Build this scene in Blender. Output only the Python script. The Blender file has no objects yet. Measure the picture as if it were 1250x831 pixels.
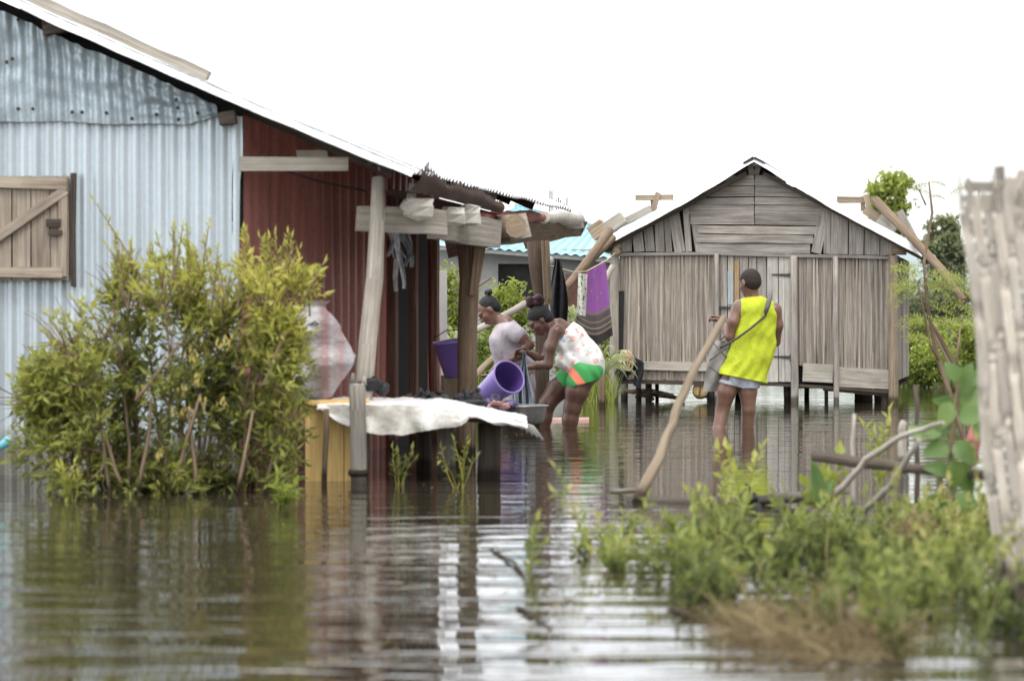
import bpy, math, random
import numpy as np
from mathutils import Vector, Matrix, noise as mnoise

SC = bpy.context.scene
COL = SC.collection
V = Vector
R = random.Random(7)
F = 3000.0                     # focal length in photo pixels
CAMZ = 0.95
PITCH = math.atan(20.5 / F)
CAM = V((0, 0, CAMZ))

# ------------------------------------------------------------------ camera
cam = bpy.data.cameras.new('camera')
cam.sensor_width = 36.0
cam.lens = 36.0 * F / 1250.0
cam.clip_end = 5000
cam.dof.use_dof = True
cam.dof.focus_distance = 24.5
cam.dof.aperture_fstop = 2.8
camo = bpy.data.objects.new('camera', cam)
camo.location = CAM
camo.rotation_euler = (math.pi / 2 - PITCH, 0, 0)
COL.objects.link(camo)
SC.camera = camo

def ray(px, py):
    fw = V((0, math.cos(PITCH), -math.sin(PITCH)))
    up = V((0, math.sin(PITCH), math.cos(PITCH)))
    return fw + V((1, 0, 0)) * ((px - 625) / F) + up * ((415.5 - py) / F)

def P(px, py, d):
    r = ray(px, py)
    return CAM + r * (d / r.y)

def W(px, py):                 # point on the water surface
    r = ray(px, py)
    return CAM + r * (CAMZ / -r.z)

def wl(d):                     # distance -> image row of the waterline
    return 395 + CAMZ * F / d

# ------------------------------------------------------------------ materials
def mat(name):
    m = bpy.data.materials.new(name)
    m.use_nodes = True
    nt = m.node_tree
    b = nt.nodes['Principled BSDF']
    return m, nt, b

def N(nt, t, **kw):
    n = nt.nodes.new(t)
    for k, v in kw.items():
        if k.startswith('i_'):
            key = k[2:]
            key = int(key) if key.isdigit() else key.replace('_', ' ')
            n.inputs[key].default_value = v
        else:
            setattr(n, k, v)
    return n

def L(nt, a, b):
    nt.links.new(a, b)

def ramp(nt, stops, fac=None):
    n = nt.nodes.new('ShaderNodeValToRGB')
    cr = n.color_ramp
    while len(cr.elements) > 1:
        cr.elements.remove(cr.elements[-1])
    cr.elements[0].position = stops[0][0]
    cr.elements[0].color = (*stops[0][1], 1)
    for p, c in stops[1:]:
        e = cr.elements.new(p)
        e.color = (*c, 1)
    if fac is not None:
        L(nt, fac, n.inputs['Fac'])
    return n

def mix(nt, a, b, fac, mode='MIX'):
    n = nt.nodes.new('ShaderNodeMix')
    n.data_type = 'RGBA'
    n.blend_type = mode
    for s, v in ((n.inputs[6], a), (n.inputs[7], b)):
        if isinstance(v, (tuple, list)):
            s.default_value = (*v, 1)
        else:
            L(nt, v, s)
    if isinstance(fac, (int, float)):
        n.inputs[0].default_value = fac
    else:
        L(nt, fac, n.inputs[0])
    return n.outputs[2]

def mapping(nt, out, scale):
    n = nt.nodes.new('ShaderNodeMapping')
    n.inputs['Scale'].default_value = scale
    L(nt, out, n.inputs['Vector'])
    return n.outputs[0]

def noise(nt, vec, scale=5, detail=4, rough=.55, dist=0):
    n = nt.nodes.new('ShaderNodeTexNoise')
    n.inputs['Scale'].default_value = scale
    n.inputs['Detail'].default_value = detail
    n.inputs['Roughness'].default_value = rough
    n.inputs['Distortion'].default_value = dist
    L(nt, vec, n.inputs['Vector'])
    return n.outputs['Fac']

def attr(nt, name):
    n = nt.nodes.new('ShaderNodeAttribute')
    n.attribute_name = name
    return n

def bump(nt, b, h, dist, strength=1.0):
    n = nt.nodes.new('ShaderNodeBump')
    n.inputs['Distance'].default_value = dist
    n.inputs['Strength'].default_value = strength
    L(nt, h, n.inputs['Height'])
    L(nt, n.outputs[0], b.inputs['Normal'])

def wood(name, dark, light, tint=.35, warm=None, rough=.85, stain=.6, wet=True):
    """weathered timber: grain runs along U (metres), tone varies per plank by 'rnd'"""
    m, nt, b = mat(name)
    uv = N(nt, 'ShaderNodeUVMap').outputs[0]
    g1 = noise(nt, mapping(nt, uv, (1.6, 55, 1)), 1, 6, .65, .3)
    g2 = noise(nt, mapping(nt, uv, (5, 190, 1)), 1, 4, .6)
    g3 = noise(nt, mapping(nt, uv, (1.3, 3.5, 1)), 1.6, 4, .6)
    r1 = ramp(nt, [(.28, dark), (.5, tuple((a + c) / 2 for a, c in zip(dark, light))), (.72, light)], g1)
    r2 = ramp(nt, [(.3, (.55, .53, .5)), (.55, (1, 1, 1))], g2)
    c = mix(nt, r1.outputs[0], r2.outputs[0], .55, 'MULTIPLY')
    rs = ramp(nt, [(.3, (.45, .42, .4)), (.6, (1, 1, 1))], g3)
    c = mix(nt, c, rs.outputs[0], stain, 'MULTIPLY')
    rn = attr(nt, 'rnd').outputs['Fac']
    rr = ramp(nt, [(0, (1 - tint,) * 3), (.5, (1, 1, 1)), (1, (1 + tint, 1 + tint * .95, 1 + tint * .85))], rn)
    c = mix(nt, c, rr.outputs[0], 1, 'MULTIPLY')
    if warm:
        wr = ramp(nt, [(.55, (0, 0, 0)), (.9, (1, 1, 1))], noise(nt, mapping(nt, uv, (.8, 2, 1)), 1.1, 3))
        c = mix(nt, c, warm, mix(nt, (0, 0, 0), wr.outputs[0], .5))
    if wet:
        geo = N(nt, 'ShaderNodeNewGeometry')
        sx = N(nt, 'ShaderNodeSeparateXYZ')
        L(nt, geo.outputs['Position'], sx.inputs[0])
        wn = N(nt, 'ShaderNodeMath', operation='MULTIPLY_ADD')
        L(nt, noise(nt, geo.outputs['Position'], 9, 3), wn.inputs[0])
        wn.inputs[1].default_value = -.10
        L(nt, sx.outputs[2], wn.inputs[2])
        wr = ramp(nt, [(0, (.3, .28, .26)), (.05, (1, 1, 1))], wn.outputs[0])
        c = mix(nt, c, wr.outputs[0], 1, 'MULTIPLY')
    L(nt, c, b.inputs['Base Color'])
    b.inputs['Roughness'].default_value = rough
    b.inputs['Specular IOR Level'].default_value = .25
    bump(nt, b, g1, .006, .7)
    return m

def plain(name, col, rough=.7, var=.25, scale=6, metal=0, spec=.4, bumpd=.0):
    m, nt, b = mat(name)
    tc = N(nt, 'ShaderNodeTexCoord').outputs['Object']
    n = noise(nt, tc, scale, 5, .6)
    r = ramp(nt, [(.3, tuple(x * (1 - var) for x in col)), (.7, tuple(min(1, x * (1 + var)) for x in col))], n)
    rn = attr(nt, 'rnd').outputs['Fac']
    rr = ramp(nt, [(0, (1 - var,) * 3), (1, (1 + var * .6,) * 3)], rn)
    c = mix(nt, r.outputs[0], rr.outputs[0], .7, 'MULTIPLY')
    L(nt, c, b.inputs['Base Color'])
    b.inputs['Roughness'].default_value = rough
    b.inputs['Metallic'].default_value = metal
    b.inputs['Specular IOR Level'].default_value = spec
    if bumpd:
        bump(nt, b, n, bumpd)
    return m

def leafmat(name, stops, trans=.35, rough=.5):
    m = bpy.data.materials.new(name)
    m.use_nodes = True
    nt = m.node_tree
    b = nt.nodes['Principled BSDF']
    out = nt.nodes['Material Output']
    rn = attr(nt, 'rnd').outputs['Fac']
    r = ramp(nt, stops, rn)
    L(nt, r.outputs[0], b.inputs['Base Color'])
    b.inputs['Roughness'].default_value = rough
    b.inputs['Specular IOR Level'].default_value = .3
    t = N(nt, 'ShaderNodeBsdfTranslucent')
    tc = mix(nt, r.outputs[0], (1.15, 1.1, .7), 1, 'MULTIPLY')
    L(nt, tc, t.inputs['Color'])
    ms = N(nt, 'ShaderNodeMixShader', i_0=trans)
    L(nt, b.outputs[0], ms.inputs[1])
    L(nt, t.outputs[0], ms.inputs[2])
    L(nt, ms.outputs[0], out.inputs['Surface'])
    return m

M = {}
M['wood_grey'] = wood('weathered_wood', (.19, .17, .15), (.52, .48, .43), .34)
M['wood_warm'] = wood('weathered_tan_wood', (.20, .15, .10), (.47, .38, .28), .3)
M['wood_pale'] = wood('pale_timber', (.28, .25, .21), (.58, .54, .47), .25)
M['wood_dark'] = wood('dark_wood', (.04, .032, .026), (.15, .12, .095), .3)  # much darker timber tone for stilts, legs, rafters and beams
M['bark'] = wood('bark_pole', (.12, .085, .055), (.34, .25, .17), .25)
M['post_brown'] = wood('dark_brown_post', (.045, .031, .023), (.14, .10, .07), .25)
M['reed'] = wood('split_reed', (.17, .145, .12), (.53, .47, .40), .42, stain=.45)
M['weave'] = wood('woven_bamboo', (.38, .335, .28), (.68, .63, .55), .40, stain=.35)
M['shutter'] = wood('shutter_wood', (.22, .18, .14), (.54, .46, .37), .28, stain=.75)
M['yellow'] = wood('yellow_board', (.66, .43, .15), (.90, .66, .30), .12, stain=.25, wet=False)

def tin(name, base, rust=(.25, .13, .07), amt=.25, metal=.35, rough=.42, speck=.8, tidal=True):
    m, nt, b = mat(name)
    tc = N(nt, 'ShaderNodeTexCoord').outputs['Object']
    n1 = noise(nt, tc, 3.0, 6, .65)
    n2 = noise(nt, mapping(nt, tc, (9, 9, .5)), 1, 4, .55)
    n3 = noise(nt, tc, 42, 3, .6)
    r = ramp(nt, [(.3, tuple(x * .78 for x in base)), (.65, tuple(min(1, x * 1.12) for x in base))], n2)
    s = ramp(nt, [(.35, (.82,) * 3), (.6, (1.05,) * 3)], n3)
    c = mix(nt, r.outputs[0], s.outputs[0], speck, 'MULTIPLY')
    rr = ramp(nt, [(.62, (0, 0, 0)), (.78, (amt,) * 3)], n1)
    c = mix(nt, c, rust, rr.outputs[0])
    rn = attr(nt, 'rnd').outputs['Fac']
    q = ramp(nt, [(0, (.8,) * 3), (1, (1.1,) * 3)], rn)
    c = mix(nt, c, q.outputs[0], 1, 'MULTIPLY')
    geo = N(nt, 'ShaderNodeNewGeometry')
    sx = N(nt, 'ShaderNodeSeparateXYZ'); L(nt, geo.outputs['Position'], sx.inputs[0])
    wn = N(nt, 'ShaderNodeMath', operation='MULTIPLY_ADD')
    L(nt, noise(nt, geo.outputs['Position'], 6, 4), wn.inputs[0]); wn.inputs[1].default_value = -.30; L(nt, sx.outputs[2], wn.inputs[2])
    tide = ramp(nt, [(0, (.42, .37, .31)), (.10, (.72, .68, .62)), (.16, (1, 1, 1))], wn.outputs[0])
    c = mix(nt, c, tide.outputs[0], 1 if tidal else 0, 'MULTIPLY')
    L(nt, c, b.inputs['Base Color'])
    b.inputs['Metallic'].default_value = metal
    b.inputs['Roughness'].default_value = rough
    bump(nt, b, n1, .01, .5)
    return m

M['tin'] = tin('galvanised_tin', (.56, .625, .665), (.40, .37, .34), .3, speck=.25)
M['tin_upper'] = tin('old_galvanised_tin', (.42, .49, .525), (.30, .28, .26), .5)
M['tin_glare'] = tin('tin_edge_glare', (.86, .87, .88), (.6, .58, .55), .3, .0, .5)  # tin whitened in the colour to stand for sky glare on its edges
M['tin_red'] = tin('red_oxide_tin', (.42, .155, .125), (.15, .07, .055), .6, .0, .45)
M['tin_rust'] = tin('rusted_tin', (.085, .052, .038), (.035, .024, .02), .8, .0, .8)
M['tin_blue'] = tin('turquoise_tin', (.30, .56, .62), (.3, .5, .52), .3, .0, .5)
M['dark'] = plain('dark_void', (.012, .011, .010), .9, .3)
M['concrete'] = plain('grey_plaster', (.36, .36, .34), .9, .18, 3)
M['iron'] = plain('black_iron', (.05, .045, .042), .6, .3)
M['plastic_pale'] = plain('dirty_white_plastic', (.55, .52, .46), .5, .25, 9, bumpd=.004)
M['pinkish'] = plain('faded_red_cloth', (.42, .17, .14), .8, .3, 12)
M['hull'] = plain('pink_plastic', (.60, .37, .34), .5, .15)
M['black_cloth'] = plain('black_cloth', (.022, .023, .028), .85, .4, 14)
M['grey_cloth'] = plain('grey_cloth', (.36, .34, .32), .9, .25, 12)
M['coal'] = plain('charcoal', (.035, .035, .04), .6, .5, 20, bumpd=.02)
M['rope'] = plain('cream_rope', (.62, .50, .34), .9, .25, 20)
M['cyan'] = plain('cyan_plastic', (.2, .6, .7), .5, .1)

M['leaf_bush'] = leafmat('bush_leaf', [(0, (.07, .085, .032)), (.3, (.19, .215, .065)), (.58, (.40, .42, .115)), (.88, (.62, .59, .17)), (1, (.64, .50, .20))], .46)
M['leaf_weed'] = leafmat('weed_leaf', [(0, (.045, .06, .025)), (.4, (.15, .185, .06)), (.75, (.33, .38, .12)), (1, (.52, .47, .21))], .42)
M['leaf_far'] = leafmat('far_leaf', [(0, (.07, .10, .03)), (.5, (.20, .27, .06)), (1, (.42, .47, .11))], .35)
M['leaf_grey'] = leafmat('olive_leaf', [(0, (.10, .125, .075)), (.5, (.19, .225, .125)), (1, (.31, .34, .18))], .3)
M['leaf_bright'] = leafmat('bright_leaf', [(0, (.10, .14, .035)), (.5, (.28, .34, .075)), (1, (.50, .52, .16))], .45)
M['leaf_big'] = leafmat('broad_leaf', [(0, (.06, .12, .03)), (.6, (.14, .23, .07)), (1, (.26, .36, .13))], .3, .4)
M['leaf_strap'] = leafmat('strap_leaf', [(0, (.2, .26, .09)), (1, (.5, .55, .3))], .3)
M['straw'] = leafmat('dead_straw', [(0, (.10, .072, .04)), (.6, (.26, .20, .11)), (1, (.46, .37, .21))], .2, .8)

# ------------------------------------------------------------------ mesh builder
class MB:
    def __init__(self):
        self.v = []; self.f = []; self.uv = []; self.r = []; self.s = []
    def face(self, idx, uv, rnd=.5, smooth=False):
        self.f.append(tuple(idx)); self.uv.append(uv); self.r.append(rnd); self.s.append(smooth)
    def add(self, pts):
        b = len(self.v)
        self.v.extend(tuple(p) for p in pts)
        return b
    def plank(self, a, b, w, t, n=(0, -1, 0), jit=.004, rnd=None, seg=None, taper=0, w2=None):
        """board from a to b, width w, thickness t, its broad face towards n"""
        a, b, n = V(a), V(b), V(n).normalized()
        d = b - a
        ln = d.length
        d.normalize()
        s = d.cross(n).normalized()
        n = s.cross(d).normalized()
        w2 = w if w2 is None else w2
        if seg is None:
            seg = max(1, min(6, int(ln / .35)))
        rnd = R.random() if rnd is None else rnd
        u0, v0 = R.uniform(0, 50), R.uniform(0, 50)
        base = len(self.v)
        for i in range(seg + 1):
            k = i / seg
            c = a + d * (ln * k) + n * R.uniform(-jit, jit) * .6
            ww = (w + (w2 - w) * k) / 2
            l_, r_ = ww + R.uniform(-jit, jit), ww + R.uniform(-jit, jit)
            dj = d * (R.uniform(-jit, jit) * 1.5 if i in (0, seg) else 0)
            for q in (c - s * l_ + n * t / 2, c + s * r_ + n * t / 2 + dj, c + s * r_ - n * t / 2 + dj, c - s * l_ - n * t / 2):
                self.v.append(tuple(q))
        for i in range(seg):
            b0, b1 = base + i * 4, base + (i + 1) * 4
            ua, ub = u0 + ln * i / seg, u0 + ln * (i + 1) / seg
            for j, (va, vb) in enumerate(((0, w), (w, w + t), (w + t, 2 * w + t), (2 * w + t, 2 * w + 2 * t))):
                k = (j + 1) % 4
                self.face((b0 + j, b0 + k, b1 + k, b1 + j), ((ua, v0 + va), (ua, v0 + vb), (ub, v0 + vb), (ub, v0 + va)), rnd)
        e = base + seg * 4
        for q in ((base + 3, base + 2, base + 1, base), (e, e + 1, e + 2, e + 3)):
            self.face(q, ((u0, v0), (u0 + t * .3, v0 + w), (u0 + t * .3, v0 + w + .02), (u0, v0 + .02)), min(1, rnd + .25))
        return self
    def tube(self, pts, rad, n=8, cap=True, rnd=None, rough=0.0, smooth=True, flat=1.0):
        pts = [V(p) for p in pts]
        if not isinstance(rad, (list, tuple)):
            rad = [rad] * len(pts)
        rnd = R.random() if rnd is None else rnd
        u0, v0 = R.uniform(0, 50), R.uniform(0, 50)
        base = len(self.v)
        ref = None
        lens = [0]
        for i in range(1, len(pts)):
            lens.append(lens[-1] + (pts[i] - pts[i - 1]).length)
        kn = [1 + (1.6 * rough * mnoise.noise(V((u0 + l_ * 5, v0, 0))) + (.22 * rough / .05 * max(0, mnoise.noise(V((u0 + l_ * 9, v0, 5))) - .25)) if rough else 0) for l_ in lens]
        for i, p in enumerate(pts):
            d = (pts[min(i + 1, len(pts) - 1)] - pts[max(i - 1, 0)]).normalized()
            if ref is None:
                ref = V((0, 1, 0)) if abs(d.y) < .8 else V((1, 0, 0))
            x = d.cross(ref).normalized()
            y = x.cross(d).normalized()
            ref = y
            for j in range(n):
                a = 2 * math.pi * j / n
                rr = rad[i] * kn[i] * (1 + (R.uniform(-rough, rough) if rough else 0))
                self.v.append(tuple(p + x * math.cos(a) * rr + y * math.sin(a) * rr * flat))
        for i in range(len(pts) - 1):
            for j in range(n):
                k = (j + 1) % n
                va, vb = v0 + rad[i] * 6.28 * j / n, v0 + rad[i] * 6.28 * (j + 1) / n
                self.face((base + i * n + j, base + i * n + k, base + (i + 1) * n + k, base + (i + 1) * n + j),
                          ((u0 + lens[i], va), (u0 + lens[i], vb), (u0 + lens[i + 1], vb), (u0 + lens[i + 1], va)), rnd, smooth)
        if cap:
            for i, rev in ((0, True), (len(pts) - 1, False)):
                ids = [base + i * n + j for j in range(n)]
                if rev:
                    ids.reverse()
                self.face(ids, [(u0 + .1 * math.cos(j), v0 + .03 * math.sin(j)) for j in range(n)], min(1, rnd + .3))
        return self
    def grid(self, fn, nu, nv, u=(0, 1), v=(0, 1), rnd=.5, smooth=True, su=1, sv=1, flip=False):
        base = len(self.v)
        U = [u[0] + (u[1] - u[0]) * i / nu for i in range(nu + 1)]
        VV = [v[0] + (v[1] - v[0]) * j / nv for j in range(nv + 1)]
        for j in VV:
            for i in U:
                self.v.append(tuple(fn(i, j)))
        for j in range(nv):
            for i in range(nu):
                a = base + j * (nu + 1) + i
                ids = (a, a + 1, a + nu + 2, a + nu + 1)
                uv = ((U[i] * su, VV[j] * sv), (U[i + 1] * su, VV[j] * sv), (U[i + 1] * su, VV[j + 1] * sv), (U[i] * su, VV[j + 1] * sv))
                if flip:
                    ids, uv = ids[::-1], uv[::-1]
                self.face(ids, uv, rnd(i, j) if callable(rnd) else rnd, smooth)
        return self
    def leaf(self, p, d, n, ln, w, rnd, fold=.25):
        d = V(d).normalized()
        s = d.cross(V(n))
        if s.length < 1e-4:
            s = d.cross(V((.3, .5, .8)))
        s.normalize()
        n = s.cross(d)
        p = V(p)
        b = self.add((p, p + d * ln * .45 + s * w * .5 + n * w * fold, p + d * ln - n * ln * .1, p + d * ln * .45 - s * w * .5 + n * w * fold))
        self.face((b, b + 1, b + 2), ((0, 0), (.5, 1), (1, 0)), rnd)
        self.face((b, b + 2, b + 3), ((0, 0), (1, 0), (.5, 1)), rnd)
    def blade(self, pts, w, rnd, side=None):
        pts = [V(p) for p in pts]
        base = len(self.v)
        n = len(pts)
        for i, p in enumerate(pts):
            d = pts[min(i + 1, n - 1)] - pts[max(i - 1, 0)]
            s = side if side is not None else d.cross(V((R.uniform(-.3, .3), 1, R.uniform(-.3, .3))))
            s = V(s).normalized()
            ww = w * (1 - (i / (n - 1)) ** 2 * .92) * .5
            self.v.append(tuple(p - s * ww)); self.v.append(tuple(p + s * ww))
        for i in range(n - 1):
            a = base + 2 * i
            self.face((a, a + 1, a + 3, a + 2), ((0, 0), (1, 0), (1, 1), (0, 1)), rnd)
    def blob(self, c, rx, ry, rz, nu=10, nv=7, amp=.2, freq=3, rnd=None):
        c = V(c)
        off = V((R.uniform(0, 99), R.uniform(0, 99), R.uniform(0, 99)))
        rnd = R.random() if rnd is None else rnd
        def fn(u, v):
            th, ph = u * 2 * math.pi, (v - .5) * math.pi
            q = V((math.cos(th) * math.cos(ph), math.sin(th) * math.cos(ph), math.sin(ph)))
            k = 1 + amp * mnoise.noise(q * freq * .5 + off) * 1.6
            return c + V((q.x * rx, q.y * ry, q.z * rz)) * k
        return self.grid(fn, nu, nv, rnd=rnd)
    def lathe(self, c, prof, axis=(0, 0, 1), n=24, rnd=.5):
        c, ax = V(c), V(axis).normalized()
        x = ax.cross(V((.12, 1, .05))).normalized()
        y = ax.cross(x)
        base = len(self.v)
        for r_, h in prof:
            for j in range(n):
                a = 2 * math.pi * j / n
                self.v.append(tuple(c + ax * h + x * math.cos(a) * r_ + y * math.sin(a) * r_))
        for i in range(len(prof) - 1):
            for j in range(n):
                k = (j + 1) % n
                self.face((base + i * n + j, base + i * n + k, base + (i + 1) * n + k, base + (i + 1) * n + j),
                          ((j / n, i), ((j + 1) / n, i), ((j + 1) / n, i + 1), (j / n, i + 1)), rnd, True)
        return self
    def build(self, name, m, parent=None, **props):
        me = bpy.data.meshes.new(name)
        vs = self.v
        org = V((0, 0, 0))
        if parent is None and vs:
            a = np.array(vs)
            org = V(((a[:, 0].min() + a[:, 0].max()) / 2, (a[:, 1].min() + a[:, 1].max()) / 2, a[:, 2].min()))
            vs = (a - np.array(org)).tolist()
        elif parent is not None:
            o_ = root_loc(parent)
            vs = (np.array(vs) - np.array(o_)).tolist() if vs else vs
        me.from_pydata(vs, [], self.f)
        uvl = me.uv_layers.new(name='UVMap')
        flat = np.array([c for u in self.uv for q in u for c in q], dtype=np.float32)
        uvl.data.foreach_set('uv', flat)
        at = me.attributes.new('rnd', 'FLOAT', 'FACE')
        at.data.foreach_set('value', np.array(self.r, dtype=np.float32))
        me.polygons.foreach_set('use_smooth', np.array(self.s, dtype=bool))
        me.materials.append(m)
        me.update()
        o = bpy.data.objects.new(name, me)
        COL.objects.link(o)
        if parent is not None:
            o.parent = parent
        else:
            o.location = org
        tag(o, **props)
        return o

def root_loc(o):
    l = V((0, 0, 0))
    while o is not None:
        l += o.location
        o = o.parent
    return l

def tag(o, label=None, cat=None, group=None, kind=None):
    if label: o['label'] = label
    if cat: o['category'] = cat
    if group: o['group'] = group
    if kind: o['kind'] = kind
    return o

def thing(name, loc, label, cat, group=None):
    o = bpy.data.objects.new(name, None)
    COL.objects.link(o)
    o.location = V(loc)
    o.empty_display_size = .2
    return tag(o, label, cat, group)

def rv(s=1):
    return V((R.gauss(0, 1), R.gauss(0, 1), R.gauss(0, 1))).normalized() * s

def lerp(a, b, t):
    return V(a) * (1 - t) + V(b) * t

def wobble(a, b, n, amp):
    a, b = V(a), V(b)
    o = V((R.uniform(0, 99), 3, 7))
    return [lerp(a, b, i / n) + V((mnoise.noise(o + V((i * .45, 0, 0))), mnoise.noise(o + V((i * .45, 9, 0))), mnoise.noise(o + V((i * .45, 18, 0))))) * amp for i in range(n + 1)]
# ------------------------------------------------------------------ sky, light
wd = bpy.data.worlds.new('World')
SC.world = wd
wd.use_nodes = True
nt = wd.node_tree
nt.nodes.clear()
sky = N(nt, 'ShaderNodeTexSky', sky_type='NISHITA', sun_disc=False)
SUN_EL, SUN_AZ = math.radians(58), math.radians(150)
sky.sun_elevation = SUN_EL
sky.sun_rotation = SUN_AZ
bg1 = N(nt, 'ShaderNodeBackground', i_1=.05)
L(nt, sky.outputs[0], bg1.inputs[0])
tc = N(nt, 'ShaderNodeTexCoord').outputs['Generated']
cl = noise(nt, mapping(nt, tc, (3, 3, 16)), 1.3, 5, .55, .4)
sp = N(nt, 'ShaderNodeSeparateXYZ'); L(nt, tc, sp.inputs[0])
# overcast deck: white, a shade greyer low in the right of the view
zr = ramp(nt, [(0, (1.28, 1.285, 1.29)), (.06, (1.5, 1.5, 1.5)), (.14, (1.95, 1.96, 1.98)), (.35, (2.2, 2.2, 2.2)), (1, (2.8, 2.8, 2.8))], sp.outputs[2])
xr = ramp(nt, [(0, (1.08,) * 3), (.08, (.95,) * 3), (.30, (.385, .365, .345))], None)
xm = N(nt, 'ShaderNodeMath', operation='MULTIPLY_ADD'); xm.inputs[1].default_value = 1; xm.inputs[2].default_value = 0
L(nt, sp.outputs[0], xm.inputs[0]); L(nt, xm.outputs[0], xr.inputs[0])
cr = ramp(nt, [(.34, (.76, .77, .78)), (.6, (1.06, 1.06, 1.06))], cl)
c = mix(nt, zr.outputs[0], cr.outputs[0], 1, 'MULTIPLY')
c = mix(nt, c, xr.outputs[0], 1, 'MULTIPLY')
bg2 = N(nt, 'ShaderNodeBackground', i_1=1.0)
L(nt, c, bg2.inputs[0])
ad = N(nt, 'ShaderNodeAddShader')
L(nt, bg1.outputs[0], ad.inputs[0]); L(nt, bg2.outputs[0], ad.inputs[1])
wo = N(nt, 'ShaderNodeOutputWorld')
L(nt, ad.outputs[0], wo.inputs[0])

sl = bpy.data.lights.new('sun', 'SUN')
sl.energy = 1.5
sl.angle = math.radians(14)
sl.color = (1, .96, .9)
so = bpy.data.objects.new('sun', sl)
dv = V((math.sin(SUN_AZ) * math.cos(SUN_EL), math.cos(SUN_AZ) * math.cos(SUN_EL), math.sin(SUN_EL)))
so.rotation_euler = dv.to_track_quat('Z', 'Y').to_euler()
so.location = (0, 0, 30)
COL.objects.link(so)
SC.view_settings.view_transform = 'Standard'
SC.view_settings.look = 'None'
SC.cycles.use_denoising = True
SC.cycles.max_bounces = 6
SC.cycles.sample_clamp_indirect = 6

# ------------------------------------------------------------------ water, lake bed, hills
m, nt, b = mat('flood_water')
geo = N(nt, 'ShaderNodeNewGeometry').outputs['Position']
w1 = noise(nt, mapping(nt, geo, (.62, 2.9, 1)), 1.25, 2, .5, .5)
w2 = noise(nt, mapping(nt, geo, (1.1, 3.2, 1)), 3.1, 3, .55, .3)
w3 = noise(nt, mapping(nt, geo, (1, 1.6, 1)), 14, 2, .5)
def madd(a, k, prev=None):
    n = N(nt, 'ShaderNodeMath', operation='MULTIPLY_ADD')
    L(nt, a, n.inputs[0]); n.inputs[1].default_value = k
    if prev is not None: L(nt, prev, n.inputs[2])
    else: n.inputs[2].default_value = 0
    return n.outputs[0]
ys_n = N(nt, 'ShaderNodeSeparateXYZ'); L(nt, geo, ys_n.inputs[0])
mr = N(nt, 'ShaderNodeMapRange'); L(nt, ys_n.outputs[1], mr.inputs[0])
mr.inputs[1].default_value = 6; mr.inputs[2].default_value = 13; mr.inputs[3].default_value = 2.0; mr.inputs[4].default_value = .55
wm = N(nt, 'ShaderNodeMath', operation='MULTIPLY'); L(nt, w1, wm.inputs[0]); L(nt, mr.outputs[0], wm.inputs[1])
h = madd(wm.outputs[0], 1.0); h = madd(w2, .11, h); h = madd(w3, .012, h)
bump(nt, b, h, .0125, 1)
mud = ramp(nt, [(.3, (.030, .025, .016)), (.7, (.044, .036, .024))], noise(nt, geo, .5, 3))
L(nt, mud.outputs[0], b.inputs['Base Color'])
b.inputs['Roughness'].default_value = .025
b.inputs['IOR'].default_value = 1.58
b.inputs['Specular IOR Level'].default_value = .62
M['water'] = m
g = MB()
g.grid(lambda u, v: V((u, v, 0)), 8, 8, (-900, 900), (-20, 1500))
g.build('water', M['water'], kind='structure')
g = MB()
m = plain('mud', (.08, .06, .04), .95, .3, 2)
g.grid(lambda u, v: V((u, v, -.42 + .05 * mnoise.noise(V((u * .3, v * .3, 0))))), 40, 60, (-40, 40), (-2, 130))
g.build('ground', m, kind='structure')

m, nt, b = mat('hazy_hill')
tc = N(nt, 'ShaderNodeTexCoord').outputs['Object']
hz = ramp(nt, [(.3, (.24, .30, .31)), (.7, (.33, .39, .39))], noise(nt, tc, .03, 8, .7))
L(nt, hz.outputs[0], b.inputs['Base Color']); b.inputs['Roughness'].default_value = 1
g = MB()
def hill(u, v):
    x = 40 + u * 420
    hgt = (26 * math.exp(-((x - 150) / 90) ** 2) + 9 * math.exp(-((x - 290) / 80) ** 2) + 3) * (1 + .25 * mnoise.noise(V((x * .05, v * 3, 1))))
    return V((x, 800 + v * 160, max(-1, hgt * math.sin(min(1, v * 1.6) * math.pi / 2)) - .5))
g.grid(hill, 120, 16)
g.build('hills', m, kind='structure')

# ------------------------------------------------------------------ tin shed on the left
SD = 15.4
shed = thing('tin_shed', P(150, wl(SD), SD), 'corrugated tin shed with pale blue front, dark red side wall and shuttered window', 'shed')
PIT = .078
def corr(x, a=.011):
    s = math.sin(2 * math.pi * x / PIT)
    return 1.25 * a * (s if s > 0 else s * .7)
xr_ = P(296, 200, SD).x
xl_ = -4.6
def roofz(x):            # underside of the verge at the front wall
    return lerp(P(0, 0, SD), P(505, 222, SD), ((x - P(0, 0, SD).x) / (P(505, 0, SD).x - P(0, 0, SD).x))).z
seam = P(0, 152, SD).z
nx = int((xr_ - xl_) / PIT * 8)
g = MB()
def low(u, v):
    x = xl_ + (xr_ - xl_) * u
    wv = .006 * mnoise.noise(V((x * 1.5, v * 3, 2)))
    if x > xr_ - .05 and v < .87: x -= .03 * (1 - abs(v - .4))
    top = min(seam + .05, roofz(x) - .05)
    z = -.4 + (top + .4) * v
    return V((x, SD + corr(x) + wv, z))
g.grid(low, nx, 20)
g.build('front_wall_sheet', M['tin'], shed)
g = MB()
x0u = P(266, 0, SD).x
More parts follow.
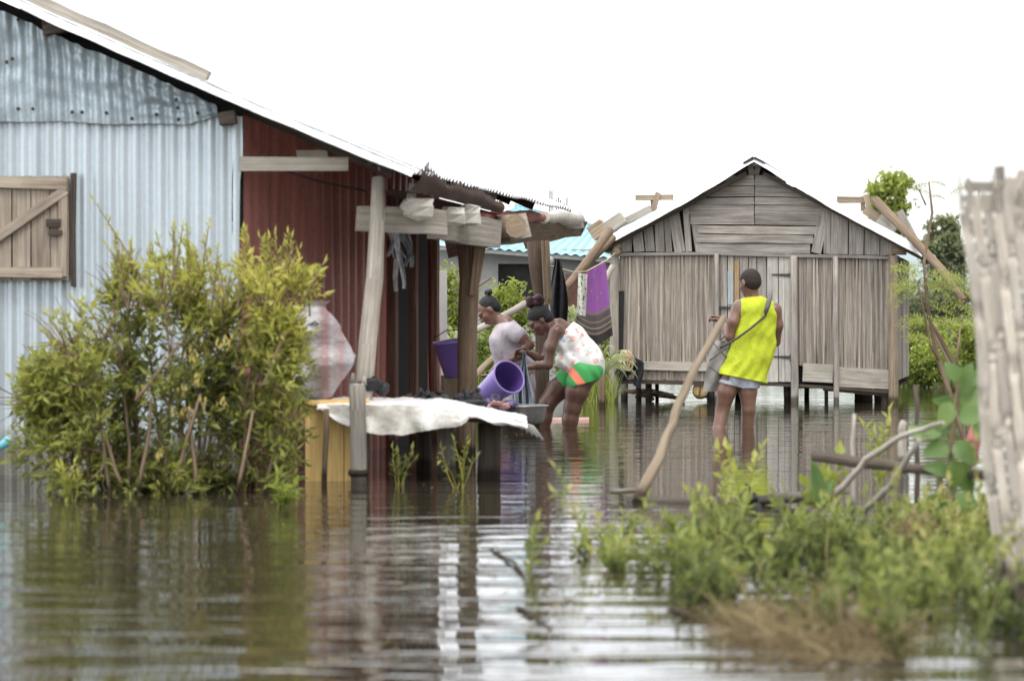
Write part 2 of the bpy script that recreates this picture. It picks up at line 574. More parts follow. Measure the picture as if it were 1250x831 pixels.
def upp(u, v):
    x = xl_ + (x0u - xl_) * u
    dent = .045 * mnoise.noise(V((x * 2.6, v * 2.2, 5))) + .030 * mnoise.noise(V((x * 9, v * 6, 8)))
    lo = P(0, 148, SD).z - .035 * u ** 3 - .015 * mnoise.noise(V((x * 3, 0, 4)))
    if u > .93: lo += (u - .93) * 1.1
    hi = max(roofz(x) - .06 - .05 * abs(mnoise.noise(V((x * 7, 3, 0)))), lo + .03)
    z = lo + (hi - lo) * v
    return V((x + .02 * mnoise.noise(V((x * 3, v * 2, 0))) * v, SD - .032 + corr(x + .025 * v, .013) + dent * (.3 + .7 * v), z))
g.grid(upp, int((x0u - xl_) / PIT * 8), 26)
g.build('gable_sheet', M['tin_upper'], shed)
# nail heads and bright patched dents
g = MB()
for (px, py) in ((22, 24), (8, 76), (15, 72), (215, 122), (217, 132), (218, 146), (88, 137), (100, 137), (130, 138), (161, 145), (191, 140), (241, 138), (22, 133), (40, 133)):
    p = P(px, py, SD - .06)
    g = MB(); g.blob(p, .012, .008, .012, 8, 5, .1, rnd=.2)
    g.build('nail', M['iron'], shed)
# rafter ends showing in the gaps under the verge
for (px, py, w_, h_) in ((66, 33, 24, 16), (30, 8, 8, 10), (278, 145, 20, 14)):
    p = P(px, py, SD - .05)
    g = MB(); g.plank(p + V((0, .25, 0)), p + V((0, -.06, .0)), h_ / 195, w_ / 195, (1, 0, .15))
    g.build('rafter_end', M['wood_dark'], shed)
g = MB()
g.grid(lambda u, v: V((xl_ + (xr_ - xl_) * u, SD + .06, 1.5 + (roofz(xl_ + (xr_ - xl_) * u) - 1.5) * v)), 20, 1)
g.build('lining', M['dark'], shed)

# side wall (dark red) running back
A = V((xr_ - .07, SD + .07, 0)); Bp = P(536, 400, 20.5); B = V((Bp.x, 20.5, 0))
dsw = (B - A); lsw = dsw.length; dsw.normalize(); nsw = V((dsw.y, -dsw.x, 0))
VA, VB = P(-80, -42, SD - .2), P(505, 213, SD - .2)
_rn = (VB - VA).cross(V((1.088, 5.1, 0))).normalized()
def roofplane(p):
    return VA.z - (_rn.x * (p.x - VA.x) + _rn.y * (p.y - VA.y)) / _rn.z
g = MB()
def side(u, v):
    s = u * lsw
    x = A + dsw * s
    zt = roofplane(x) - .05
    gap = 0
    return x + nsw * (.032 * max(-.6, min(.8, 1.5 * math.sin(s * 6.283 / .2))) + .02 * mnoise.noise(V((s * 1.2, v * 2, 0)))) + V((0, 0, -.4 + (zt + .4) * v))
rib = [R.uniform(-.25, .2) for _ in range(40)]
g.grid(side, 520, 10, rnd=lambda i, j: min(1, max(0, (.75 if math.sin((i + .5) / 520 * lsw * 6.283 / .2) > -.3 else .15) + rib[int(i / 520 * lsw / .2)])))  # rib troughs coloured darker as shade, plus random tone per rib
g.build('side_wall', M['tin_red'], shed)
# plank door slot and studs against the red wall, deep perspective
bat_m = wood('red_washed_batten', (.12, .06, .045), (.30, .18, .14), .2)
for s, w_, dk in ((3.55, .10, 0), (4.15, .09, 0), (4.8, .08, 0)):
    p = A + dsw * s + nsw * .06
    g = MB(); g.plank(p + V((0, 0, -.3)), p + V((0, 0, 1.98)), w_, .05, nsw)
    g.build('wall_batten', bat_m, shed)
for s, w_ in ((3.84, .34), (4.45, .26)):
    p = A + dsw * s + nsw * .045
    g = MB(); g.plank(p + V((0, 0, -.3)), p + V((0, 0, 1.95)), w_, .02, nsw)
    g.build('dark_opening', M['dark'], shed)
# tie beam under the verge at the wall corner
g = MB()
g.plank(P(293, 200, SD + .02), P(425, 201, SD + .1), 17 / 195, .06, (0, -1, 0), rnd=.75)
g.build('tie_beam', M['wood_pale'], shed)
g = MB()
g.plank(P(362, 188, SD + .3), P(400, 188, SD + .3), .05, .04, (0, -1, 0), rnd=.6)
g.build('wall_plate', M['wood_pale'], shed)
g = MB()
g.tube([P(345, 208, 15.6), P(390, 222, 16), P(446, 233, 16.4)], .008, 5)
g.build('wire', M['iron'], shed)
# roof: sheet sloping down to the eave, edge turned at the front
VA, VB = P(-80, -42, SD - .2), P(505, 213, SD - .2)
slope = (VB - VA); ls = slope.length; slope.normalize()
back = V((1.088, 5.1, 0)); lb = back.length; back = back.normalized()
rn_ = slope.cross(back).normalized()
if rn_.z < 0: rn_ = -rn_
g = MB()
def roof(u, v):
    s, t = u * ls, v * lb
    sag = -.02 * math.sin(u * 3.1) + .010 * mnoise.noise(V((s * 2, t * 2, 0)))
    return VA + slope * s + back * t + rn_ * (corr(t + .03, .014) + sag + .02) + (slope * .02 * math.sin(t * 5))
g.grid(roof, 30, 380)
def roof2(u, v):
    return roof(u, v) - rn_ * .006
g.grid(roof2, 30, 380, flip=True)
g.build('roof_sheet', M['tin_glare'], shed)
g = MB()
def flange(u, v):
    s = u * ls
    k = 1 + .25 * mnoise.noise(V((s * 3, 1, 0)))
    p = VA + slope * s + rn_ * (.026 - .02 * math.sin(u * 3.1))
    return p + back * (.02 - .05 * math.sin(v * 1.6)) * 1.0 - rn_ * (v ** 1.3) * .048 * k
g.grid(flange, 60, 5)
g.build('verge_flashing', M['tin_glare'], shed)
g = MB()
def lip(u, v):         # raised rolled sheet lying over the lower end of the roof
    s = ls * (.72 + .285 * u)
    a = v * math.pi
    return VA + slope * s + back * (.16 + .05 * math.cos(a)) + rn_ * (.05 + .055 * math.sin(a) + .012 * mnoise.noise(V((u * 8, 0, 3))))
g.grid(lip, 40, 8)
g.build('ridge_roll', M['tin_glare'], shed)
g = MB()
pA, pB = P(458, 196, SD - .1), P(463, 208, SD - .22)
g.tube([pA + V((-.05, 0, -.03)), pA, pA + V((.02, 0, .0)), pB], .009, 6)
g.build('hook', M['iron'], shed)
# rafters and purlins under the roof (seen from below)
for t in (.5, 1.7, 2.9, 4.1, 5.0):
    a_ = VA + slope * (ls * .30) + back * t - rn_ * .07
    b_ = VB + back * t - rn_ * .07 - slope * .25
    g = MB(); g.plank(a_, b_, .06, .07, rn_)
    g.build('rafter', M['wood_dark'], shed)
g = MB()
dA = VA + slope * (ls * .45) - rn_ * .13; dB = VB - slope * .62 - rn_ * .13
# rusted eave sheets curling up along the eave
g = MB()
E0, E1 = P(500, 232, SD - .1), P(612, 261, 17.6)
T0, T1 = P(514, 207, SD - .05), P(611, 246, 17.6)
def eave(u, v):
    lo = lerp(E0, E1, u); hi = lerp(T0, T1, u)
    p = lerp(lo, hi, v)
    z = math.sin(2 * math.pi * u * 30)
    jag = (.016 * z + .02 * mnoise.noise(V((u * 21, 1, 7)))) * v ** 3 + .05 * mnoise.noise(V((u * 5, 0, 0))) * v
    return p + V((0, -.05 * v, jag)) + V((.03 * math.sin(v * 3), 0, 0))
g.grid(eave, 240, 5)
g.build('rusted_eave_sheet', M['tin_rust'], shed)
g = MB()
def under(u, v):
    p = lerp(E0, E1, u) + V((0, 0, -.005))
    q = lerp(P(455, 232, 16.6), P(560, 268, 19.5), u)
    return lerp(p, q, v)
g.grid(under, 20, 4)
g.build('eave_soffit', M['tin_rust'], shed)
g = MB()
for (x, y, rx, rz) in ((569, 226, 16, 4), (580, 229, 14, 5), (590, 236, 10, 3)):
    g.blob(P(x, y, 17.4), rx / 172, .10, rz / 172, 10, 6, .5, 5, .2)
g.plank(P(552, 223, 17.4), P(605, 239, 17.6), .02, .10, (0, 0, 1))
o = g.build('scrap_sheet', M['iron'], shed)

# window shutter
win = MB()
wx0, wx1, wz0, wz1 = P(-30, 0, SD).x, P(86, 0, SD).x, P(0, 342, SD).z, P(0, 216, SD).z
yf = SD - .045
for i in range(5):
    xa = wx0 + (wx1 - wx0) * i / 5; xb = wx0 + (wx1 - wx0) * (i + 1) / 5
    win.plank((xa / 2 + xb / 2, yf, wz0), (xa / 2 + xb / 2, yf, wz1), xb - xa - .006, .022, (0, -1, 0), rnd=.45 + .1 * R.random())
sh = win.build('window_shutter', M['shutter'], shed)
g = MB()
g.plank((wx0, yf - .03, wz1 - .03), (wx1 - .01, yf - .03, wz1 - .045), .075, .025, (0, -1, 0), rnd=.7)
g.plank((wx0, yf - .03, wz0 + .05), (wx1 - .04, yf - .03, wz0 + .045), .065, .025, (0, -1, 0), rnd=.8)
g.plank((wx1 - .035, yf - .028, wz0 + .02), (wx1 - .035, yf - .028, wz1 - .09), .05, .02, (0, -1, 0), rnd=.55)
g.build('batten', M['shutter'], sh)
g = MB()
g.plank(P(-25, 305, yf - .03), P(80, 232, yf - .03), .06, .025, (0, -1, 0), rnd=.6)
g.build('diagonal_brace', M['shutter'], sh)
g = MB()
g.plank(P(56, 272, yf - .04), P(74, 272, yf - .04), .05, .03, (0, -1, 0))
g.plank(P(60, 284, yf - .04), P(76, 284, yf - .04), .025, .03, (0, -1, 0))
g.build('latch', M['wood_dark'], sh)
g = MB()
g.plank((wx1 + .022, SD - .03, wz0 - .04), (wx1 + .022, SD - .03, wz1 + .02), .028, .05, (0, -1, 0), rnd=.3)
g.build('window_jamb', M['wood_dark'], shed)

# rough beam lying on the roof
g = MB()
g.plank(P(-60, -45, SD - .05), P(254, 95, SD - .1), 15 / 195, .10, (0, -1, 0), jit=.006, seg=10, rnd=.6)
g.build('roof_beam', M['wood_pale'], label='rough pale timber beam lying along the sloping tin shed roof edge', cat='beam')

# ------------------------------------------------------------------ porch frame in front of the red wall
por = thing('porch_frame', P(455, wl(15.7), 15.7), 'rough timber porch frame with three leaning posts beside red wall', 'porch')
def post(pts, w_, m_, rnd=.5, n=9):
    g = MB()
    g.tube(pts, w_, n, rnd=rnd, rough=.07)
    return g.build('post', m_, por)
post([P(462, 218, 15.6), P(460, 270, 15.5), P(457, 340, 15.5), P(449, 420, 15.5), P(443, 500, 15.5), P(436, 620, 15.5)], [.044, .048, .054, .058, .060, .060], M['wood_pale'], .7)
post([P(572, 288, 17.5), P(573, 340, 17.5), P(570, 400, 17.5), P(570, 470, 17.5), P(567, 600, 17.5)], [.080, .076, .070, .072, .075], M['bark'], .3)
post([P(652, 282, 24.2), P(655, 330, 24.2), P(661, 370, 24.2), P(662, 430, 24.2), P(660, 570, 24.2)], [.085, .078, .07, .07, .07], M['post_brown'], .5)
for (x0, y0, x1, y1, d, w_) in ((583, 293, 577, 360, 17.4, .05), (590, 292, 581, 345, 17.5, .05), (664, 288, 668, 372, 24.05, .06), (668, 288, 671, 365, 24, .04)):
    g = MB(); g.plank(P(x0, y0, d), P(x1, y1, d), w_, .04, (.2, -1, 0), rnd=.6)
    g.build('post_cleat', M['bark'], por)
def beam(a, b_, w_, t, m_, n=(0, -1, 0), rnd=.6, jit=.008):
    g = MB()
    g.plank(a, b_, w_, t, n, jit=jit, rnd=rnd, seg=5)
    return g.build('beam', m_, por)
beam(P(437, 268, 15.68), P(543, 271, 15.9), 31 / 192, .06, M['wood_pale'], rnd=.45)
beam(P(530, 274, 16.4), P(604, 286, 17.2), 34 / 176, .10, M['wood_pale'], (.15, -1, 0), .3)
beam(P(590, 284, 17.3), P(706, 276, 24.6), .13, .16, M['bark'], (0, -1, .2), .35)
beam(P(556, 300, 18.6), P(632, 277, 17.6), .17, .17, M['wood_pale'], rnd=.35)
beam(P(655, 271, 21.5), P(706, 270, 23.6), 19 / 132, .10, M['wood_pale'], rnd=.5)
beam(P(640, 300, 24.4), P(712, 279, 24.4), .07, .10, M['wood_dark'])
g = MB()
pl = P(630, 276, 17.5)
g.tube([pl + V((-.5, .8, .02)), pl + V((-.1, .2, 0)), pl], [.075, .085, .088], 12, rnd=.55, rough=.04)
g.build('log_end', M['wood_warm'], por)
g = MB()
g.plank(P(505, 225, 15.7), P(497, 262, 15.65), .05, .03, (0, -1, 0), rnd=.7)
g.build('hanger', M['wood_pale'], por)
# pale folded plastic stuffed along the beam
def chunk(px, py, w_, h_, d, rnd):
    g = MB(); c0 = P(px, py, d); s = F / d
    off = V((R.uniform(0, 50), 0, 0))
    rx, rz = w_ / 2 / s, h_ / 2 / s
    ico = [V((math.cos(a) * math.cos(b_), math.sin(a) * math.cos(b_), math.sin(b_))) for b_ in (-1.57, -.6, .15, .75, 1.57) for a in [k * 2 * math.pi / 7 + b_ for k in range(7)]]
    base = len(g.v)
    for q in ico:
        k = 1 + .35 * mnoise.noise(q * 1.3 + off)
        cl = lambda t: max(-.8, min(.8, t)) / .8
        g.v.append(tuple(c0 + V((cl(q.x) * rx, cl(q.y) * .08, cl(q.z) * rz)) * k))
    for j in range(4):
        for i in range(7):
            a, b2 = base + j * 7 + i, base + j * 7 + (i + 1) % 7
            g.face((a, b2, b2 + 7, a + 7), ((0, 0), (1, 0), (1, 1), (0, 1)), rnd + R.uniform(-.2, .2))
    g.build('plastic_wad', M['plastic_pale'], por)
chunk(510, 255, 40, 26, 15.7, .6); chunk(554, 264, 28, 24, 16.3, .6); chunk(575, 263, 26, 26, 16.6, .5)
g = MB()
g.tube(wobble(P(588, 265, 17.2), P(664, 265, 20.8), 10, .03), [.035, .04, .045, .05, .055, .055, .05, .055, .05, .04, .03], 9, rough=.2, rnd=.6)
g.build('red_cloth_roll', M['pinkish'], por)
g = MB()
g.tube(wobble(P(664, 266, 20.8), P(709, 267, 23.4), 6, .02), [.05, .06, .06, .065, .065, .06, .04], 9, rough=.15, rnd=.6)
g.build('cloth_roll', M['plastic_pale'], por)
g = MB()
g.grid(lambda u, v: P(600 + 60 * u, 258 + 8 * u - 3 * v + 1.5 * math.sin(u * 90), 18 + u) + V((0, .3 * v, 0)), 120, 2)
g.build('roof_sheet', M['tin_red'], por)

# rags hanging behind the first post
g = MB()
for k in range(7):
    px = 476 + k * 3.4
    bot = 310 + R.uniform(0, 50) * (1 if k < 5 else .5)
    def rag(u, v, px=px, bot=bot, k=k):
        return P(px + (u - .5) * 9 * (1 - .5 * v) + 4 * math.sin(v * 4 + k) + 8 * v * (k % 2), 284 + (bot - 284) * v, 16.6 + .04 * math.sin(u * 5 + k))
    g.grid(rag, 4, 8, rnd=R.random())
g.build('torn_rag', plain('torn_rag', (.36, .36, .37), .9, .5, 16), label='torn grey rags hanging from the porch beam behind the pale post', cat='rags')

# white board standing at the end of the red wall, with a short yellow board
g = MB()
g.plank(P(541, 330, 20.9), P(541, 560, 20.9), 10 / 143, .03, (0, -1, 0), rnd=.8)
g.build('pale_board', plain('white_paint', (.7, .69, .66), .7, .1), label='white upright board standing at the far end of the red wall', cat='board')
g = MB()
g.plank(P(548, 458, 20.3), P(548, 560, 20.3), 20 / 148, .03, (0, -1, 0), rnd=.5)
g.plank(P(541, 458, 20.2), P(541, 560, 20.2), 5 / 148, .04, (0, -1, 0), rnd=.1)
g.build('timber_stub', M['wood_warm'], label='short tan timber upright in the water below hanging purple bucket', cat='timber')

# yellow boards, sack, table
yo = thing('yellow_panel', P(405, wl(15), 15), 'yellow wooden board panel standing in water beside the bush', 'panel')
for (x0, x1) in ((373, 419), (421, 447)):
    xm_ = (x0 + x1) / 2
    g = MB(); g.plank(P(xm_, 494, 14.85), P(xm_, 640, 14.85), (x1 - x0) / 200, .02, (0, -1, 0), rnd=.5 + .2 * R.random(), jit=.002)
    g.build('board', M['yellow'], yo)
g = MB()
g.plank(P(372, 492, 14.83), P(450, 489, 14.83), .03, .05, (0, -1, 0))
g.build('top_rail', M['yellow'], yo)
g = MB()
g.tube(wobble(P(399, 500, 14.7), P(393, 640, 14.7), 5, .02), .017, 6, rnd=.2)
g.build('thin_stake', M['bark'], label='thin dark stick standing upright in front of the yellow boards', cat='stick')

m, nt, b = mat('striped_sack')
tc = N(nt, 'ShaderNodeTexCoord').outputs['Object']
sx = N(nt, 'ShaderNodeSeparateXYZ'); L(nt, tc, sx.inputs[0])
st = ramp(nt, [(0, (.44, .43, .44)), (.50, (.44, .43, .43)), (.60, (.36, .26, .26)), (.66, (.36, .22, .22)), (.72, (.42, .40, .40)), (.84, (.38, .26, .26)), (.90, (.42, .41, .42))], None)
st.color_ramp.interpolation = 'LINEAR'
ma = N(nt, 'ShaderNodeMath', operation='MULTIPLY_ADD'); ma.inputs[1].default_value = 2.0; ma.inputs[2].default_value = .5
L(nt, sx.outputs[0], ma.inputs[0]); L(nt, ma.outputs[0], st.inputs[0])
dz = ramp(nt, [(.35, (.45, .45, .45)), (.55, (1, 1, 1))], noise(nt, mapping(nt, tc, (3, 3, 14)), 1.5, 4))
L(nt, mix(nt, st.outputs[0], dz.outputs[0], .6, 'MULTIPLY'), b.inputs['Base Color'])
b.inputs['Roughness'].default_value = .45
bump(nt, b, noise(nt, tc, 18, 3), .02)
sk = thing('woven_sack', P(385, 488, 15.1), 'full striped woven plastic sack on yellow panel beside the bush', 'sack')
g = MB()
sc_ = P(383, 435, 15.1)
def sack(u, v):
    a = u * 2 * math.pi
    pr = [(0, .0), (.03, .13), (.2, .185), (.45, .20), (.7, .18), (.86, .13), (.94, .06), (1, .10)]
    for (h0, r0), (h1, r1) in zip(pr, pr[1:]):
        if h0 <= v <= h1:
            r_ = r0 + (r1 - r0) * (v - h0) / (h1 - h0); break
    k = 1 + .42 * mnoise.noise(V((math.cos(a) * 1.2, math.sin(a) * 1.2, v * 3.5))) + .13 * mnoise.noise(V((math.cos(a) * 4, math.sin(a) * 4, v * 14)))
    return V((sc_.x + math.cos(a) * r_ * k * .9 + (.14 * (v - .5) if v > .5 else 0) + .05 * math.sin(v * 5), sc_.y + math.sin(a) * r_ * k * .8, P(0, 490, 15.1).z + v * .62))
g.grid(sack, 32, 22)
g.build('sack_body', m, sk)
g = MB()
g.tube([P(372, 398, 15.0), P(384, 392, 14.93), P(396, 398, 15.0)], .010, 6)
g.build('sack_tie', M['grey_cloth'], sk)

tb = thing('wash_table', P(520, wl(15.6), 15.6), 'low plank table draped in white sheet standing in flood water', 'table')
TZ = P(0, 489, 15.8).z
g = MB()
pa, pb = P(402, 493, 15.5), P(622, 512, 15.35)
for k, off in enumerate((-.35, -.12, .12, .35)):
    g.plank(pa + V((0, off, .0)), pb + V((0, off, .0)), .225, .03, (0, 0, 1))
g.build('table_top', M['wood_dark'], tb)
def tleg(px, top, d, w_, m_, rnd):
    g = MB()
    g.tube(wobble(P(px, top, d), P(px - 1, wl(d) + 70, d), 4, .02), w_ / 2 * d / F, 8, rnd=rnd, rough=.08)
    g.build('leg', m_, tb)
tleg(597, 516, 15.0, 28, M['wood_dark'], .2); tleg(545, 520, 15.5, 22, M['wood_pale'], .2)
tleg(517, 520, 15.8, 18, M['wood_dark'], .3); tleg(428, 492, 15.2, 14, M['wood_warm'], .5)
# sheet over the table
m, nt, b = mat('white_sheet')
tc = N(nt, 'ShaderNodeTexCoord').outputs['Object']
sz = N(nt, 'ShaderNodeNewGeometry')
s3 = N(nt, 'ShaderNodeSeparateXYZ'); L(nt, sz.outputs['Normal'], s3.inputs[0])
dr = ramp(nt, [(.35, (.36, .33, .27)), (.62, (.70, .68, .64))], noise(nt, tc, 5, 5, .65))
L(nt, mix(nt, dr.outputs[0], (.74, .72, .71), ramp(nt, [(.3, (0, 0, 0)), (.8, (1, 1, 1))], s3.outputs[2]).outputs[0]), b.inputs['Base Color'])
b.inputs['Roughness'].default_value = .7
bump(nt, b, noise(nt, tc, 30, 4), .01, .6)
g = MB()
def sheet(u, v):
    # u along the table, v from the back edge over the top and down the front
    x = 398 + 245 * u
    dropz = max(0, u - .55) * .26 + .05 * max(0, .1 - u)
    fold = .014 * mnoise.noise(V((u * 9, v * 5, 0))) + .006 * abs(mnoise.noise(V((u * 26, v * 12, 4)))) + .004 * abs(mnoise.noise(V((u * 48, v * 20, 9))))
    dback = 16.0; dfront = 14.75 - .15 * u
    z0 = TZ + .012 - dropz + fold
    if v < .55:
        d = dback + (dfront - dback) * v / .55
        hang = 0
    else:
        k = (v - .55) / .45
        ln = (.15 * math.sin(min(1, max(0, (u - .02) / .70)) * math.pi) ** .6 if u < .72 else .0) + .03 + .03 * mnoise.noise(V((u * 11, 0, 8)))
        ln = max(.02, ln)
        d = dfront - .03 * math.sin(k * 1.5) + .05 * mnoise.noise(V((u * 14, k, 2))) * k
        hang = ln * k
    X = (x - 625) * 15.4 / F
    return V((X + .01 * mnoise.noise(V((u * 10, v * 8, 5))), d, z0 - hang))
g.grid(sheet, 180, 52)
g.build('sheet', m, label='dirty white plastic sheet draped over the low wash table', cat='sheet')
g = MB()
for k in range(5):
    a_ = P(628 + k * 2, 512 + k, 14.7)
    g.tube([a_, a_ + V((.03 + .01 * k, -.02, -.02)), a_ + V((.05 + .02 * k, -.03, -.06 - .01 * k))], .008, 5, rnd=.6)
g.build('knotted_rag', M['grey_cloth'], label='knotted grey rag at the right tip of the white sheet', cat='rag')

# bamboo post in front of the table
g = MB()
pp = []
for y in (468, 500, 530, 560, 583, 620): pp.append(P(437 + (y - 520) * .02, y, 14.6))
g.tube(pp[:1] + [pp[0] + V((0, 0, -.01))] + pp[1:], [.040, .047, .05, .05, .05, .05, .05], 12, rnd=.45, rough=.03)
bp = g.build('bamboo_post', M['wood_grey'], label='thick cut bamboo post in front of the white sheeted table', cat='post')
g = MB()
g.lathe(P(437.5, 577, 14.6), [(.052, -.02), (.062, -.004), (.062, .006), (.054, .02)], rnd=.1)
g.build('node_ring', M['wood_dark'], bp)
g = MB()
g.tube([P(430, 470, 14.6), P(431, 455, 14.6)], [.02, .008], 6); g.tube([P(444, 470, 14.6), P(445, 459, 14.6)], [.02, .008], 6)
g.build('split_tip', M['wood_grey'], bp)

def pile(name, items, m_, label, cat, d, amp=.35):
    g = MB()
    for (x, y, w_, h_) in items:
        s = F / d
        g.blob(P(x, y, d + R.uniform(-.05, .05)), w_ / 2 / s, w_ / 2.4 / s, h_ / 2 / s, 9, 6, amp, 4)
    if name == 'charcoal_heap':
        xs = [i_[0] for i_ in items]; xm = sum(xs) / len(xs)
        g.blob(P(xm, 492, d), (max(xs) - min(xs)) / 2 * d / F, .14, .03, 16, 8, .3, 4)
    return g.build(name, m_, label=label, cat=cat)
pile('black_bag', [(452, 468, 34, 18), (466, 474, 22, 16), (444, 465, 14, 12)], plain('black_rubber', (.03, .03, .033), .5, .4, 12), 'limp black bag lying on the table behind bamboo post', 'bag', 15.5)
pile('charcoal_heap', [(522 + R.gauss(0, 11), 489 - abs(R.gauss(0, 4.5)), R.uniform(5, 11), R.uniform(5, 8)) for _ in range(60)], M['coal'], 'dark charcoal heap on the table between black bag and bark post', 'charcoal', 15.95)
pile('charcoal_heap', [(570 + R.gauss(0, 13), 491 - abs(R.gauss(0, 6)), R.uniform(5, 11), R.uniform(5, 8)) for _ in range(70)], M['coal'], 'dark charcoal heap around the foot of the bark porch post', 'charcoal', 15.95)
# ------------------------------------------------------------------ wooden stilt house
HA = P(750, 490, 29.9); HB = P(1090, 490, 29.2); HA.z = HB.z = 0
hd = (HB - HA).normalized()
hn = V((hd.y, -hd.x, 0))            # towards the camera
if hn.y > 0: hn = -hn
def H(px, py, off=0.0):
    r = ray(px, py)
    o = HA + hn * off
    t = (o - CAM).dot(hn) / r.dot(hn)
    return CAM + r * t
HS = F / 29.5
house = thing('stilt_house', H(920, 490), 'grey weathered plank house with reed walls and white roof edge standing on stilts', 'house')
def board(g, a, b_, w_, t=.025, off=0.0, rnd=None, jit=.004, w2=None, seg=None):
    g.plank(H(a[0], a[1], off), H(b_[0], b_[1], off), w_ / HS, t, hn, jit=jit, rnd=rnd, w2=None if w2 is None else w2 / HS, seg=seg)
def roof_y(px):                     # lower line of the white roof edge in the picture
    if px < 921: return 307 + (201 - 307) * (px - 722) / (921 - 722)
    return 201 + (308 - 201) * (px - 921) / (1124 - 921)
# reed panels
def reeds(name, x0, x1, yt, yb, off=0.0):
    g = MB()
    x = x0
    while x < x1:
        w_ = R.uniform(2.1, 3.9)
        lean = R.uniform(-.9, .9)
        t0, b0 = yt(x), yb(x)
        g.plank(H(x + w_ / 2 + lean, t0 + R.uniform(0, 2), off + R.uniform(-.012, .012)), H(x + w_ / 2 - lean, b0 + R.uniform(-1, 1), off + R.uniform(-.012, .012)),
                w_ / HS * 1.02, .016, hn, jit=.003, rnd=min(1, max(0, R.gauss(.5, .22))), seg=4)
        x += w_ * .93
    return g.build(name, M['reed'], house)
ys = lambda a, ya, b_, yb: (lambda x: ya + (yb - ya) * (x - a) / (b_ - a))
reeds('reed_wall', 758, 881, ys(758, 309, 880, 309), lambda x: 442)
reeds('reed_wall', 757, 872, ys(757, 451, 880, 451), ys(757, 463, 880, 466), -.02)
reeds('reed_wall', 973, 1090, ys(974, 311, 1090, 314), ys(974, 446, 1090, 455))
# black backing: shade behind the gaps, no daylight leaks
g = MB()
for (x0, x1, y0, y1) in ((758, 881, 305, 464), (973, 1092, 305, 474), (874, 975, 305, 466)):
    b_ = g.add((H(x0, y0, -.05), H(x1, y0, -.05), H(x1, y1, -.05), H(x0, y1, -.05)))
    g.face((b_, b_ + 1, b_ + 2, b_ + 3), ((0, 0), (1, 0), (1, 1), (0, 1)))
b_ = g.add((H(757, 311, -.04), H(757, 296, -.04), H(921, 203, -.04), H(1090, 298, -.04), H(1090, 313, -.04)))
g.face(range(b_, b_ + 5), ((0, 0),) * 5)
g.build('dark_backing', M['dark'], house)
# gable: upright boards left and right, level boards between
g = MB()
xs = [759, 773, 788, 803, 815, 828]
for i, x in enumerate([758, 772, 786, 799, 811, 819]):
    w_ = [14, 14, 13, 12, 9, 14][i]
    xc = x + w_ / 2
    tilt = [0, -1.5, -1.5, -1, -1.5, -4][i]
    board(g, (xc + tilt, roof_y(xc) + 4), (xc - tilt, 308 + R.uniform(-1, 0)), w_ - 1.1, .02, .012 * (i % 2), rnd=[.55, .6, .6, .65, .3, .55][i])
board(g, (837, 248), (841, 307), 7, .025, .012, rnd=.85)
board(g, (846, 262), (853, 307), 7, .02, .005, rnd=.5)
for i, x in enumerate([993, 1005, 1012, 1024, 1036, 1045, 1055, 1064, 1074, 1082]):
    w_ = [13, 9, 13, 12, 10, 10, 10, 10, 9, 8][i]
    xc = x + w_ / 2
    top = roof_y(xc) + 3
    if i == 0:
        board(g, (1008, 247), (996, 309), 12, .022, .010, rnd=.75)
        continue
    board(g, (xc, max(top, 0)), (xc - .5, 310 + (x - 1000) * .02), w_ - 1.1, .02, .012 * (i % 2), rnd=[.7, .8, .72, .6, .45, .5, .42, .48, .4, .45][i])
rows = [(196, 214), (214, 227), (227, 241), (241, 251), (250, 262), (261, 275), (275, 286), (286, 297), (297, 309)]
for i, (y0, y1) in enumerate(rows):
    yc = (y0 + y1) / 2
    hw = (yc - 200) / .533
    xl, xr2 = max(921 - hw + 3, 836 + max(0, (yc - 245)) * .30), min(921 + hw - 3, 1008 - max(0, (yc - 245)) * .33)
    if yc < 236:
        xl, xr2 = 921 - hw + 2, 921 + hw - 2
    split = i < 6
    tone = [.45, .5, .4, .6, .55, .45, .95, .55, .5][i]
    if split:
        board(g, (xl, yc), (920.4, yc - .6), y1 - y0 - 1.3, .022, .004 + .014 * (i % 2), rnd=tone + R.uniform(-.25, .25), w2=y1 - y0 - .9)
        board(g, (921.6, yc - .6), (xr2, yc + 1), y1 - y0 - 1.0, .022, .006 + .014 * (i % 2), rnd=tone + R.uniform(-.25, .25), w2=y1 - y0 - 1.4)
    else:
        board(g, (xl, yc - .6), (xr2, yc + .8), y1 - y0 - 1.1, .022, .006 + .014 * (i % 2), rnd=tone)
g.build('gable_boarding', M['wood_grey'], house)
for (a_, b2, rn) in (((756, 310.5), (880, 309), .35), ((880, 310), (1092, 314.5), .3)):
    g = MB(); board(g, a_, b2, 4, .05, .03, rnd=rn); g.build('lintel', M['wood_grey'], house)
# doors
def door(x0s, yt, ybs, tones, off):
    g = MB()
    for (x0, x1), t in zip(x0s, tones):
        board(g, ((x0 + x1) / 2, yt), ((x0 + x1) / 2 + .3, ybs), x1 - x0 - .8, .022, off, rnd=t)
    return g
g = door([(880, 888), (888, 896), (896, 903), (903, 914), (914, 924), (924, 936)], 312, 468, [.75, .9, .5, .6, .6, .35], .0)
ld = g.build('door', M['wood_grey'], house)
g = MB(); board(g, (891.5, 331), (891.5, 372), 6.5, .008, .018, rnd=.5)
g.build('painted_panel', wood('pale_blue_paint', (.38, .46, .49), (.54, .60, .61), .1), ld)
g = MB(); board(g, (893.5, 318), (893.5, 374), 5.5, .01, .016, rnd=.4); 
o = g.build('new_board', wood('tan_plank', (.36, .22, .11), (.58, .40, .22), .1), ld)
o.location += hd * .055
g = MB(); board(g, (873, 375), (892, 375.5), 3, .02, .03, rnd=.3); board(g, (876, 372), (876, 379), 3, .02, .03)
g.build('latch', M['iron'], ld)
